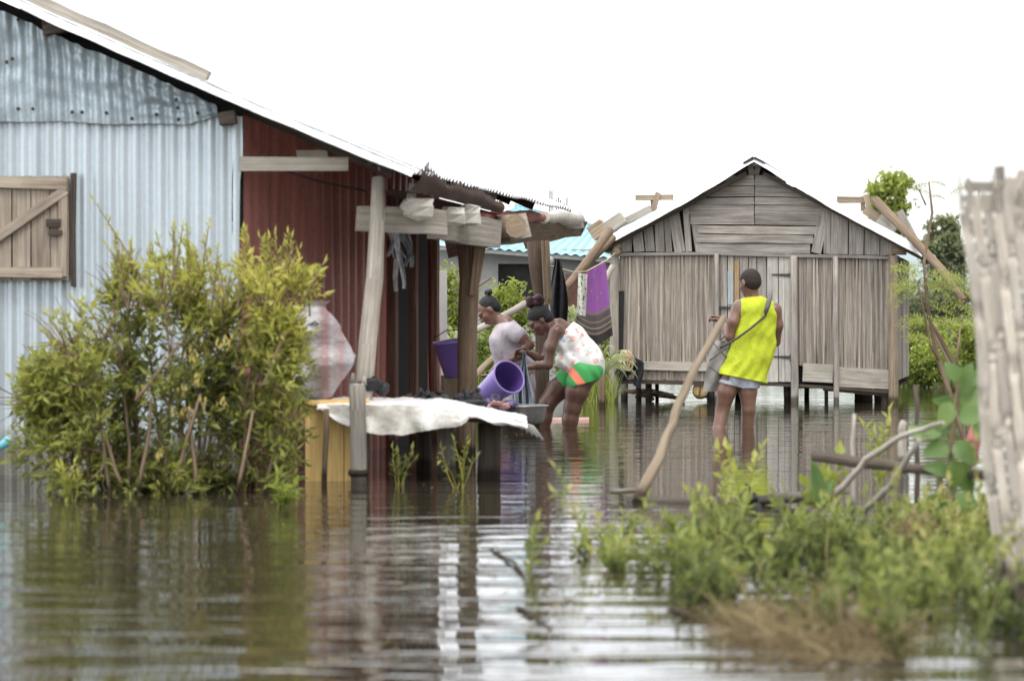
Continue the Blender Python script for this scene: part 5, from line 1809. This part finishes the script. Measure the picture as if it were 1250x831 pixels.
def frame(fwd, up=(0, 0, 1)):
    f = V(fwd).normalized(); s = V(up).cross(f)          # s = left
    s.normalize(); u = f.cross(s)
    return f, s, u
def head(S, c, fwd, up=(0, 0, 1), sc=1.0):
    """head centred at c, about 0.22 m tall"""
    f, s, u = frame(fwd, up)
    rot = Matrix((f, s, u)).transposed()
    q = lambda x, y, z: V(c) + (f * x + s * y + u * z) * sc
    e = lambda p, r, k=.02: S.ell(q(*p), [a * sc for a in r], rot, k)
    e((-.012, 0, .025), (.096, .076, .088)); e((.03, 0, -.035), (.062, .058, .068), .03); e((.055, 0, -.085), (.03, .032, .024), .025)
    e((.070, 0, .028), (.026, .052, .016), .012)
    S.cap(q(.088, 0, .016), q(.108, 0, -.028), .009 * sc, .013 * sc, .01)
    for y in (-1, 1):
        S.ell(q(.098, y * .011, -.032), [.010 * sc] * 3, None, .008)
        e((-.008, y * .077, -.005), (.020, .008, .031), .006)
        e((.055, y * .040, -.018), (.026, .022, .022), .02)
    e((.092, 0, -.056), (.013, .023, .008), .006); e((.089, 0, -.070), (.012, .021, .008), .006)
    return q, rot
def eyes(q, parent, sc=1.0):
    g = MB()
    for y in (-1, 1): g.blob(q(.080, y * .031, .008), .013, .013, .011, 8, 6, 0)
    g.build('eyes', EYE, parent)
def hand(S, wrist, d, n_, side, sc=1.0, curl=.6, thumb=1):
    """palm + five fingers; d = pointing direction, n_ = palm normal (fingers curl towards it), side = thumb direction"""
    d, n_, side = V(d).normalized(), V(n_).normalized(), V(side).normalized()
    w = V(wrist)
    pal = w + d * .05 * sc
    rot = Matrix((d, side, n_)).transposed()
    S.ell(pal, (.05 * sc, .038 * sc, .018 * sc), rot, .012)
    for i, (o, ln) in enumerate(((.030, .072), (.010, .080), (-.010, .075), (-.029, .058))):
        a = pal + d * .04 * sc + side * o * sc
        b_ = a + (d * math.cos(curl * .5) + n_ * math.sin(curl * .5)) * ln * .45 * sc
        c_ = b_ + (d * math.cos(curl * 1.3) + n_ * math.sin(curl * 1.3)) * ln * .33 * sc
        e_ = c_ + (d * math.cos(curl * 2.0) + n_ * math.sin(curl * 2.0)) * ln * .26 * sc
        S.chain([pal + side * o * .8 * sc, a, b_, c_, e_], [.010 * sc, .0098 * sc, .0092 * sc, .0085 * sc, .0075 * sc], .004)
    a = w + d * .02 * sc + side * .025 * sc
    b_ = a + (d * .5 + side * .8 + n_ * .2).normalized() * .045 * sc
    S.chain([a, b_, b_ + (d * .9 + side * .25 + n_ * .45).normalized() * .035 * sc], [.014 * sc, .0115 * sc, .009 * sc], .008)

def wrinkle(a, f, ph=0, ax=(1, .3, .6)):
    return lambda X, Y, Z: a * (np.sin((X * ax[0] + Z * ax[2] + Y * ax[1]) * f + 2.2 * np.sin(Z * 9 + X * 7 + ph)) * (.6 + .4 * np.sin(Z * 14 + ph)))

def fabric(name, c, var=.12, scale=25):
    m, nt, b = mat(name)
    tc = N(nt, 'ShaderNodeTexCoord').outputs['Object']
    r = ramp(nt, [(.35, tuple(x * (1 - var) for x in c)), (.65, tuple(min(1, x * (1 + var)) for x in c))], noise(nt, tc, scale * .3, 4))
    L(nt, r.outputs[0], b.inputs['Base Color']); b.inputs['Roughness'].default_value = .85
    bump(nt, b, noise(nt, mapping(nt, tc, (1, 1, .45)), scale * .6, 5, .6, 1.2), .022, .8)
    return m

def folds(X, Y, Z):
    g_ = np.clip((1.25 - Z) / .5, .15, 1)
    return .0042 * g_ * np.sin((X * 1.0 - Z * .55) * 62 + 1.5 * np.sin(Z * 11 + X * 5)) + .006 * np.sin((X * .5 + Z * .9) * 26 + 2 * np.sin(X * 13))
# ---- man in the yellow vest, back to us
DM = 22.4
pm = lambda x, y, dd=0: P(x, y, DM + dd)
man = thing('person', V((pm(896, 520).x, DM, -.36)), 'man in neon yellow sleeveless shirt and grey shorts wading before the house', 'person')
S = SDF()
hc = pm(915.5, 345.5)
q, rot = head(S, hc, (-.55, .83, -.30), sc=1.12)
S.cap(hc + V((.02, -.01, -.06)), pm(922, 372), .052, .058, .03)                      # neck
S.cap(pm(922, 370), pm(921, 382), .06, .09, .04)
S.chain([pm(905, 377), pm(921, 380), pm(942, 380)], [.075, .10, .075], .05)
S.cap(pm(922, 385), pm(917, 425), .115, .105, .05); S.cap(pm(915, 385), pm(911, 425), .085, .085, .05); S.cap(pm(934, 386), pm(926, 425), .09, .09, .05)
S.cap(pm(915, 425), pm(906, 452), .105, .11, .05)
S.cap(pm(897, 455), pm(914, 458), .09, .09, .05)
# left arm forward to the branch, right arm forward
S.chain([pm(903, 374), pm(895, 393, -.04), pm(891, 411, -.02)], [.060, .050, .042], .03)
S.chain([pm(891, 411, -.02), pm(886, 402, .08), pm(881, 394, .17)], [.043, .039, .029], .02)
hand(S, pm(881, 394, .17), V((-.75, .45, .5)), V((-.1, -.2, -1)), V((.2, -.8, .5)), 1.0, .7)
S.chain([pm(946, 378), pm(949, 397, .02), pm(947, 417, .12)], [.062, .050, .042], .03)
S.chain([pm(947, 417, .12), pm(938, 420, .26), pm(924, 412, .36)], [.042, .037, .028], .02)
hand(S, pm(924, 412, .36), V((-.9, .3, .2)), V((0, .3, -1)), V((0, .8, .5)), 1.0, .7)
# legs
S.chain([pm(895, 455), pm(887, 478), pm(882, 500, .02), pm(877, 526, -.03), pm(875, 560, -.05), pm(874, 570, -.06)], [.100, .086, .062, .058, .040, .036], .02)
S.chain([pm(914, 458), pm(913, 478), pm(914, 500), pm(912, 528, .04), pm(911, 560, .05), pm(911, 570, .05)], [.096, .082, .060, .056, .040, .036], .02)
for x in (874, 911):
    a_ = pm(x, 570, 0); a_.z = -.36
    S.ell(a_ + V((-.03, .07, .03)), (.045, .12, .035), None, .02)
body = S.mesh('body', .0075, SKIN_A, man)
S2 = SDF(); f, s, u = frame((-.55, .83, -.30))
S2.ell(q(-.014, 0, .028), (.108, .0868, .099), rot, .02); S2.ell(q(-.04, 0, -.01), (.074, .074, .069), rot, .02)
S2.cut(q(.045, 0, .03), f - u * .35)
S2.mesh('hair', .005, plain('cropped_hair', (.032, .022, .018), .8, .3, 60, bumpd=.006), man)
eyes(q, man)
# shirt
vest = fabric('neon_yellow_cloth', (.52, .60, .03), .10)
S3 = SDF()
S3.chain([pm(909, 372), pm(921, 374), pm(938, 374)], [.062, .085, .062], .05)
S3.cap(pm(922, 382), pm(917, 425), .135, .13, .06); S3.cap(pm(914, 384), pm(907, 430), .095, .10, .06); S3.cap(pm(935, 386), pm(931, 430), .105, .11, .06)
S3.cap(pm(905, 428), pm(892, 466), .095, .135, .06); S3.cap(pm(926, 428), pm(919, 478), .11, .125, .06); S3.cap(pm(916, 428), pm(907, 470), .12, .15, .06)
S3.ell(q(0, 0, -.02), (.115, .095, .10), rot, .01, sub=True)
S3.cut(pm(905, 461.5), V((-.20, 0, -1)))
S3.mesh('sleeveless_shirt', .0065, vest, man, folds)
S4 = SDF()
S4.cap(pm(900, 456), pm(912, 458), .105, .105, .05)
S4.cap(pm(898, 460), pm(889, 474), .105, .104, .03); S4.cap(pm(914, 458), pm(913, 478), .112, .104, .03)
S4.cut(pm(887, 469), V((-.25, 0, -1))); S4.cut(pm(900, 474), V((0, 0, -1)))
S4.mesh('shorts', .0075, fabric('grey_shorts', (.40, .42, .47)), man, wrinkle(.004, 50, 2))
# shoulder pad strap
g = MB()
strap_m = plain('grey_webbing', (.10, .095, .085), .8, .25, 20)
pts = [pm(939, 362, -.11), pm(938, 372, -.175), pm(934, 386, -.19), pm(916, 401, -.185), pm(901, 412, -.155), pm(888, 420, -.08), pm(880, 424, .02)]
g.tube(pts, .011, 6, rnd=.5)
bagp = thing('shoulder_bag', pm(874, 470, .02), 'grey cloth bag slung at the left side of the man', 'bag')
g.build('strap', strap_m, bagp)
g = MB()
g.tube([pm(941, 356, -.10), pm(940, 362, -.175), pm(937, 374, -.205), pm(934, 382, -.20)], [.022, .033, .034, .026], 10, rnd=.6, flat=.7)
g.build('shoulder_pad', plain('grey_pad', (.17, .155, .15), .8, .15, 20), bagp)
g = MB()
def bagf(u, v):
    x0, x1 = 858 + 10 * (1 - v), 893 - 5 * v
    return pm(x0 + (x1 - x0) * u, 412 + (66 * v) + 4 * math.sin(u * 3) * (1 - v), .05) + V((0, -.05 * math.sin(u * 3.14) * math.sin(v * 3.1) + .015 * math.sin(u * 11 + v * 9), 0))
g.grid(bagf, 16, 20)
g.build('bag_cloth', plain('grey_bag_cloth', (.30, .285, .265), .9, .22, 9), bagp)
g = MB()
for (a_, b2) in (((866, 440), (888, 424)), ((870, 418), (890, 440)), ((880, 415), (893, 402)), ((866, 447), (884, 462))):
    g.tube([pm(*a_, -.02), pm(*b2, -.03)], .006, 5)
g.build('cord', strap_m, bagp)

# ---- woman with the pale shirt (left)
DA = 23.0
pa_ = lambda x, y, dd=0: P(x, y, DA + dd)
wa = thing('person', V((pa_(635, 515).x, DA, -.36)), 'woman in pale lilac shirt bending over and tipping a purple bucket', 'person')
S = SDF()
hc = pa_(596.5, 379)
q, rot = head(S, hc, (-.72, -.10, -.70), (-.7, 0, .72), 1.08)
S.cap(hc + V((.05, 0, -.05)), pa_(617, 396), .048, .055, .03)
S.chain([pa_(617, 396), pa_(622, 412), pa_(628, 440), pa_(634, 455)], [.08, .12, .105, .13], .05)
S.cap(pa_(622, 404, -.13), pa_(618, 404, .13), .062, .062, .05)
S.cap(pa_(609, 417, -.06), pa_(609, 417, .06), .06, .06, .05)
S.cap(pa_(634, 455), pa_(636, 470), .14, .14, .05)
# near arm
S.chain([pa_(626, 404, -.15), pa_(637, 412, -.19), pa_(646, 421, -.20)], [.062, .055, .046], .03)
S.chain([pa_(646, 421, -.20), pa_(634, 433, -.20), pa_(619, 441, -.18)], [.046, .042, .029], .02)
hand(S, pa_(619, 441, -.18), V((-.85, 0, -.45)), V((-.2, .1, -1)), V((0, 1, 0)), 1.0, .75)
# far arm
S.chain([pa_(620, 404, .15), pa_(622, 420, .2), pa_(618, 436, .18)], [.058, .05, .043], .03)
S.chain([pa_(618, 436, .18), pa_(608, 447, .12), pa_(600, 455, .06)], [.043, .037, .028], .02)
hand(S, pa_(600, 455, .06), V((-.5, -.5, -.6)), V((0, -.2, -1)), V((-.2, .8, 0)), 1.0, .75)
for x, dd in ((628, .09), (640, -.09)):
    S.chain([pa_(634, 465, dd), pa_(x, 495, dd), pa_(x + 2, 525, dd), pa_(x + 2, 566, dd)], [.10, .075, .062, .04], .03)
S.mesh('body', .0075, SKIN_C, wa)
S2 = SDF()
S2.ell(q(-.03, 0, .040), (.099, .087, .088), rot, .02); S2.ell(q(-.055, 0, -.01), (.066, .074, .066), rot, .02)
f, s, u = frame((-.72, -.10, -.70), (-.7, 0, .72))
S2.cut(q(.055, 0, .05), f - u * .45)
for k in range(9):
    S2.ell(pa_(597 + R.uniform(-4, 6), 358 + R.uniform(-3, 4), R.uniform(-.03, .03)), (.022, .022, .022), None, .006)
S2.mesh('hair', .006, HAIR, wa)
eyes(q, wa, 1.08)
S3 = SDF()
S3.chain([pa_(618, 401), pa_(622, 412), pa_(627, 438), pa_(634, 452)], [.095, .138, .125, .145], .05)
S3.cap(pa_(622, 404, -.13), pa_(618, 404, .13), .075, .075, .05)
S3.cap(pa_(609, 415, -.06), pa_(609, 415, .07), .085, .085, .09); S3.cap(pa_(612, 428, -.04), pa_(616, 440, .0), .09, .09, .08)
S3.cap(pa_(625, 404, -.15), pa_(633, 409, -.185), .076, .078, .03); S3.cap(pa_(619, 404, .15), pa_(621, 413, .19), .073, .072, .03)
S3.ell(pa_(603, 394, 0), (.085, .05, .075), None, .01, sub=True)
S3.mesh('shirt', .0075, fabric('pale_lilac_cloth', (.47, .42, .45)), wa, wrinkle(.006, 40, 1))
S4 = SDF()
S4.chain([pa_(632, 447), pa_(635, 468), pa_(635, 500)], [.145, .145, .13], .04)
S4.cut(pa_(637, 502), (0, 0, -1))
S4.mesh('wrap_skirt', .0085, fabric('lilac_wrap', (.44, .40, .46)), wa, wrinkle(.010, 42, 3, (1, .3, .1)))

# ---- woman with the floral top (right)
DB = 22.6
pb_ = lambda x, y, dd=0: P(x, y, DB + dd)
wb = thing('person', V((pb_(690, 515).x, DB, -.36)), 'woman in strapless floral top and green shorts bent over the basin wringing cloth', 'person')
S = SDF()
hc = pb_(659, 392)
q, rot = head(S, hc, (-.74, -.18, -.65), (-.65, 0, .76), 1.06)
S.cap(hc + V((.05, 0, -.02)), pb_(681, 399), .048, .055, .03)
S.chain([pb_(683, 401), pb_(698, 414), pb_(712, 434), pb_(716, 450)], [.09, .125, .125, .15], .05)
S.cap(pb_(681, 404, -.14), pb_(683, 404, .14), .062, .062, .05)
S.cap(pb_(715, 448, -.07), pb_(712, 450, .08), .140, .135, .05)
# near arm
S.chain([pb_(678, 405, -.17), pb_(672, 424, -.20), pb_(669, 445, -.20)], [.060, .050, .044], .03)
S.chain([pb_(669, 445, -.20), pb_(656, 446, -.17), pb_(644, 448, -.12)], [.044, .038, .028], .02)
hand(S, pb_(644, 448, -.12), V((-1, .1, -.25)), V((0, .4, -1)), V((0, .4, .9)), 1.0, .8)
# far arm
S.chain([pb_(680, 405, .16), pb_(671, 422, .16), pb_(664, 440, .10)], [.056, .048, .042], .03)
S.chain([pb_(664, 440, .10), pb_(655, 436, .02), pb_(646, 431, -.04)], [.042, .036, .028], .02)
hand(S, pb_(646, 431, -.04), V((-1, 0, .15)), V((0, -.3, -1)), V((0, -.6, .8)), 1.0, .8)
# legs
S.chain([pb_(713, 455, -.10), pb_(704, 478, -.11), pb_(699, 497, -.10), pb_(696, 512, -.09), pb_(694, 540, -.07), pb_(694, 566, -.07)], [.126, .104, .078, .072, .055, .04], .03)
S.chain([pb_(705, 455, .12), pb_(682, 474, .14), pb_(668, 492, .12), pb_(664, 510, .13), pb_(661, 540, .14), pb_(661, 566, .14)], [.13, .105, .078, .072, .055, .04], .03)
S.mesh('body', .0075, SKIN_B, wb)
f, s, u = frame((-.78, -.18, -.60), (-.6, 0, .8))
S2 = SDF()
S2.ell(q(-.03, 0, .05), (.110, .097, .097), rot, .02); S2.ell(q(-.06, 0, -.015), (.072, .084, .074), rot, .02)
S2.cut(q(.060, 0, .05), f - u * .5)
S2.mesh('hair', .006, HAIR, wb)
S2 = SDF()
for k in range(12):
    S2.ell(pb_(652 + R.uniform(-6, 9), 366 + R.uniform(-5, 6), R.uniform(-.05, .05)), (.035, .035, .035), None, .015)
S2.mesh('hair_bun', .006, plain('burgundy_hair', (.035, .010, .014), .6, .4, 60, bumpd=.01), wb)
eyes(q, wb)
m, nt, b = mat('floral_cloth')
tc = N(nt, 'ShaderNodeTexCoord').outputs['Object']
vo = N(nt, 'ShaderNodeTexVoronoi'); vo.inputs['Scale'].default_value = 19; L(nt, tc, vo.inputs['Vector'])
hs = N(nt, 'ShaderNodeSeparateColor'); L(nt, vo.outputs['Color'], hs.inputs[0])
fc = ramp(nt, [(0, (.75, .33, .27)), (.18, (.72, .42, .36)), (.36, (.34, .42, .58)), (.5, (.34, .50, .36)), (.64, (.80, .79, .76)), (1, (.80, .79, .76))], hs.outputs[0])
fc.color_ramp.interpolation = 'CONSTANT'
ms = ramp(nt, [(.48, (1, 1, 1)), (.62, (0, 0, 0))], vo.outputs['Distance'])
n2 = ramp(nt, [(.42, (.15, .15, .15)), (.6, (1, 1, 1))], noise(nt, tc, 34, 3))
k1 = mix(nt, ms.outputs[0], n2.outputs[0], 1, 'MULTIPLY')
L(nt, mix(nt, (.80, .79, .76), fc.outputs[0], k1), b.inputs['Base Color']); b.inputs['Roughness'].default_value = .85
S3 = SDF()
S3.chain([pb_(688, 404), pb_(697, 413), pb_(713, 434), pb_(718, 450)], [.122, .134, .138, .150], .05)
S3.cap(pb_(686, 420, -.06), pb_(686, 420, .07), .085, .085, .09)
S3.cap(pb_(716, 442, -.07), pb_(714, 444, .08), .158, .152, .05); S3.cap(pb_(690, 440, -.05), pb_(705, 446, -.05), .09, .11, .05)
S3.cut(pb_(687, 405), V((-.70, 0, .71))); S3.cut(pb_(712, 458.5), V((-.03, 0, -1)))
S3.mesh('strapless_top', .0075, m, wb, wrinkle(.007, 44, 4))
gs_m, nt, b = mat('green_orange_shorts')
tc = N(nt, 'ShaderNodeTexCoord').outputs['Object']
sx = N(nt, 'ShaderNodeSeparateXYZ'); L(nt, tc, sx.inputs[0])
mm = N(nt, 'ShaderNodeMath', operation='MULTIPLY_ADD'); L(nt, sx.outputs[2], mm.inputs[0]); mm.inputs[1].default_value = .8; L(nt, sx.outputs[0], mm.inputs[2])
x0 = pb_(703, 460).x - wb.location.x + .8 * (pb_(703, 460).z + .36)
ma = N(nt, 'ShaderNodeMath', operation='SUBTRACT'); L(nt, mm.outputs[0], ma.inputs[0]); ma.inputs[1].default_value = x0
r = ramp(nt, [(0, (.06, .40, .10)), (.44, (.06, .40, .10)), (.45, (.9, .24, .14)), (.53, (.9, .24, .14)), (.54, (.07, .42, .11)), (1, (.07, .42, .11))], None)
r.color_ramp.interpolation = 'CONSTANT'
mb_ = N(nt, 'ShaderNodeMath', operation='ADD'); L(nt, ma.outputs[0], mb_.inputs[0]); mb_.inputs[1].default_value = .5
L(nt, mb_.outputs[0], r.inputs[0]); L(nt, r.outputs[0], b.inputs['Base Color']); b.inputs['Roughness'].default_value = .7
S4 = SDF()
S4.cap(pb_(716, 450, -.07), pb_(712, 452, .08), .154, .148, .05)
S4.cap(pb_(714, 453, -.10), pb_(709, 467, -.11), .142, .130, .03); S4.cap(pb_(706, 453, .12), pb_(694, 464, .13), .145, .125, .03)
S4.cut(pb_(715, 467, 0), V((.28, 0, -1)))
S4.mesh('shorts', .0075, gs_m, wb, wrinkle(.004, 50, 2))

# ------------------------------------------------------------------ buckets, basin, washing
purple = plain('purple_plastic', (.20, .135, .42), .35, .08, 4)
purple_in = plain('purple_plastic_inner_shade', (.14, .085, .30), .45, .12, 4)  # same plastic coloured darker for the shade inside the bucket
def bucket(c, axis, r0, r1, h, label, rimtop=True, m_=purple):
    r = thing('bucket', c, label, 'bucket', None)
    ax = V(axis).normalized()
    g = MB()
    g.lathe(c, [(.001, 0), (r0 * .97, 0), (r0, .01), (r0 + (r1 - r0) * .5, h * .5), (r1, h)], ax, 28)
    g.build('shell', m_, r)
    g = MB()
    g.lathe(c, [(r1 - .006, h - .002), (r0 + (r1 - r0) * .5 - .006, h * .5), (r0 - .006, .012), (.001, .01)], ax, 28)
    g.build('inside', purple_in, r)
    g = MB()
    g.lathe(c, [(r1 - .006, h), (r1 - .003, h + .007), (r1 + .008, h + .006), (r1 + .012, h - .006), (r1 + .008, h - .014), (r1, h - .014)], ax, 28)
    g.build('rim', plain('purple_rim', (.30, .22, .55), .3, .05), r)
    return r, ax
bc = P(593, 482, 22.1); tgt = P(620, 461, 21.8)
bucket(bc, (tgt - bc), .105, .150, (tgt - bc).length + .02, 'purple bucket tilted by the woman in pale shirt')
hb = P(561, 459, 17.85)
r, ax = bucket(hb, (-.13, -.06, 1), .110, .160, .26, 'purple bucket hanging on the bark porch post')
g = MB()
g.tube([hb + V((-.19, 0, .27)), hb + V((-.10, -.02, .33)), hb + V((.04, -.03, .34)), hb + V((.12, -.02, .24))], .004, 5)
g.build('handle', M['iron'], r)

alum = tin('dull_aluminium', (.40, .40, .39), (.22, .20, .18), .5, .75, .35, tidal=False)
bs = P(634, 517, 21.7)
bas = thing('wash_basin', bs, 'dull metal wash basin standing in the water by the women', 'basin')
g = MB()
g.lathe(bs, [(.001, 0), (.20, 0), (.225, .03), (.245, .15), (.25, .162), (.262, .165), (.262, .158)], (0, 0, 1), 36)
g.build('shell', alum, bas)
g = MB()
g.lathe(bs, [(.245, .160), (.235, .12), (.001, .118)], (0, 0, 1), 36)
g.build('wash_water', plain('soapy_water', (.25, .24, .24), .15, .2), bas)
g = MB(); g.tube([bs + V((.05, 0, -.42)), bs + V((.0, 0, -.005))], [.18, .18], 12); g.build('stand', M['wood_dark'], bas)
g = MB()
wash = [(600, 495, 20, 16), (612, 497, 26, 14), (590, 500, 16, 14), (622, 496, 18, 14), (604, 487, 14, 12)]
for (x, y, w_, h_) in wash:
    g.blob(P(x, y, 21.5), w_ / 2 / 138, .10, h_ / 2 / 138, 14, 9, .45, 5)
g.build('wet_washing', plain('mauve_washing', (.12, .10, .19), .8, .6, 14), label='heap of wet mauve washing between bucket and basin', cat='washing')
g = MB()
for (x, y, w_, h_) in ((606, 493, 16, 8), (616, 496, 14, 8), (598, 497, 8, 7)):
    g.blob(P(x, y, 21.38), w_ / 2 / 138, .03, h_ / 2 / 138, 12, 8, .5, 5)
g.build('pink_garment', plain('dusty_pink_cloth', (.50, .27, .27), .8, .2, 12), label='dusty pink garment on top of the wet washing', cat='garment')
g = MB()
def wr(u, v):
    x = 640 + (u - .5) * (5 + 21 * min(1, max(0, (v - .12)) * 1.6)) - 1.5 * math.sin(v * 3)
    return P(x, 430 + 70 * v, 22.25) + V((0, .045 * math.sin(u * 19 + v * 2) * min(1, v * 2) + .02 * math.sin(u * 40), 0))
g.grid(wr, 44, 24)
m, nt, b = mat('wet_denim')
uv = N(nt, 'ShaderNodeUVMap').outputs[0]
L(nt, ramp(nt, [(.3, (.12, .135, .17)), (.5, (.27, .31, .35)), (.72, (.40, .44, .47))], noise(nt, mapping(nt, uv, (9, 2.2, 1)), 1, 4)).outputs[0], b.inputs['Base Color'])
b.inputs['Roughness'].default_value = .5
g.build('wet_cloth', m, label='grey-blue wet cloth hanging from the hands into basin', cat='cloth')
g = MB()
g.tube([P(655, 514, 24.2), P(668, 514, 24.2), P(700, 514, 24.2), P(719, 514, 24.2)], [.03, .036, .036, .04], 10, rnd=.6, flat=.8)
g.build('floating_container', M['hull'], label='pink plastic container floating behind the women', cat='container')
g = MB()
g.tube([P(-6, 548, 14.4), P(10, 538, 14.4), P(16, 543, 14.4)], [.02, .035, .012], 9, rnd=.6)
g.build('plastic_bottle', M['cyan'], label='cyan plastic bottle at the far left edge by the bush', cat='bottle')

# ------------------------------------------------------------------ repeats share a group
GROUPS = {'pole': 'poles propped around the houses', 'roof_block': 'wooden blocks weighing down the house roof', 'crossed_timbers': 'crossed timbers on the house roof',
          'water_plant': 'small plants standing in the flood water', 'bucket': 'purple buckets', 'charcoal_heap': 'charcoal heaps on the wash table', 'bush': 'bushes behind the houses',
          'strap_leaf_plant': 'strap leaved plants behind the women', 'slender_tree': 'trees beyond the stilt house', 'stake': 'thin stakes among the weeds', 'branch': 'crooked branches of the broken fence',
          'broad_leaf_plant': 'broad leaved plants in the foreground', 'floating_twig': 'dark twigs floating in the near water', 'person': 'people standing in the flood water'}
for o in list(SC.objects):
    if o.parent is None and o.get('category'):
        k = o.name.split('.')[0]
        if k in GROUPS:
            o['group'] = GROUPS[k]
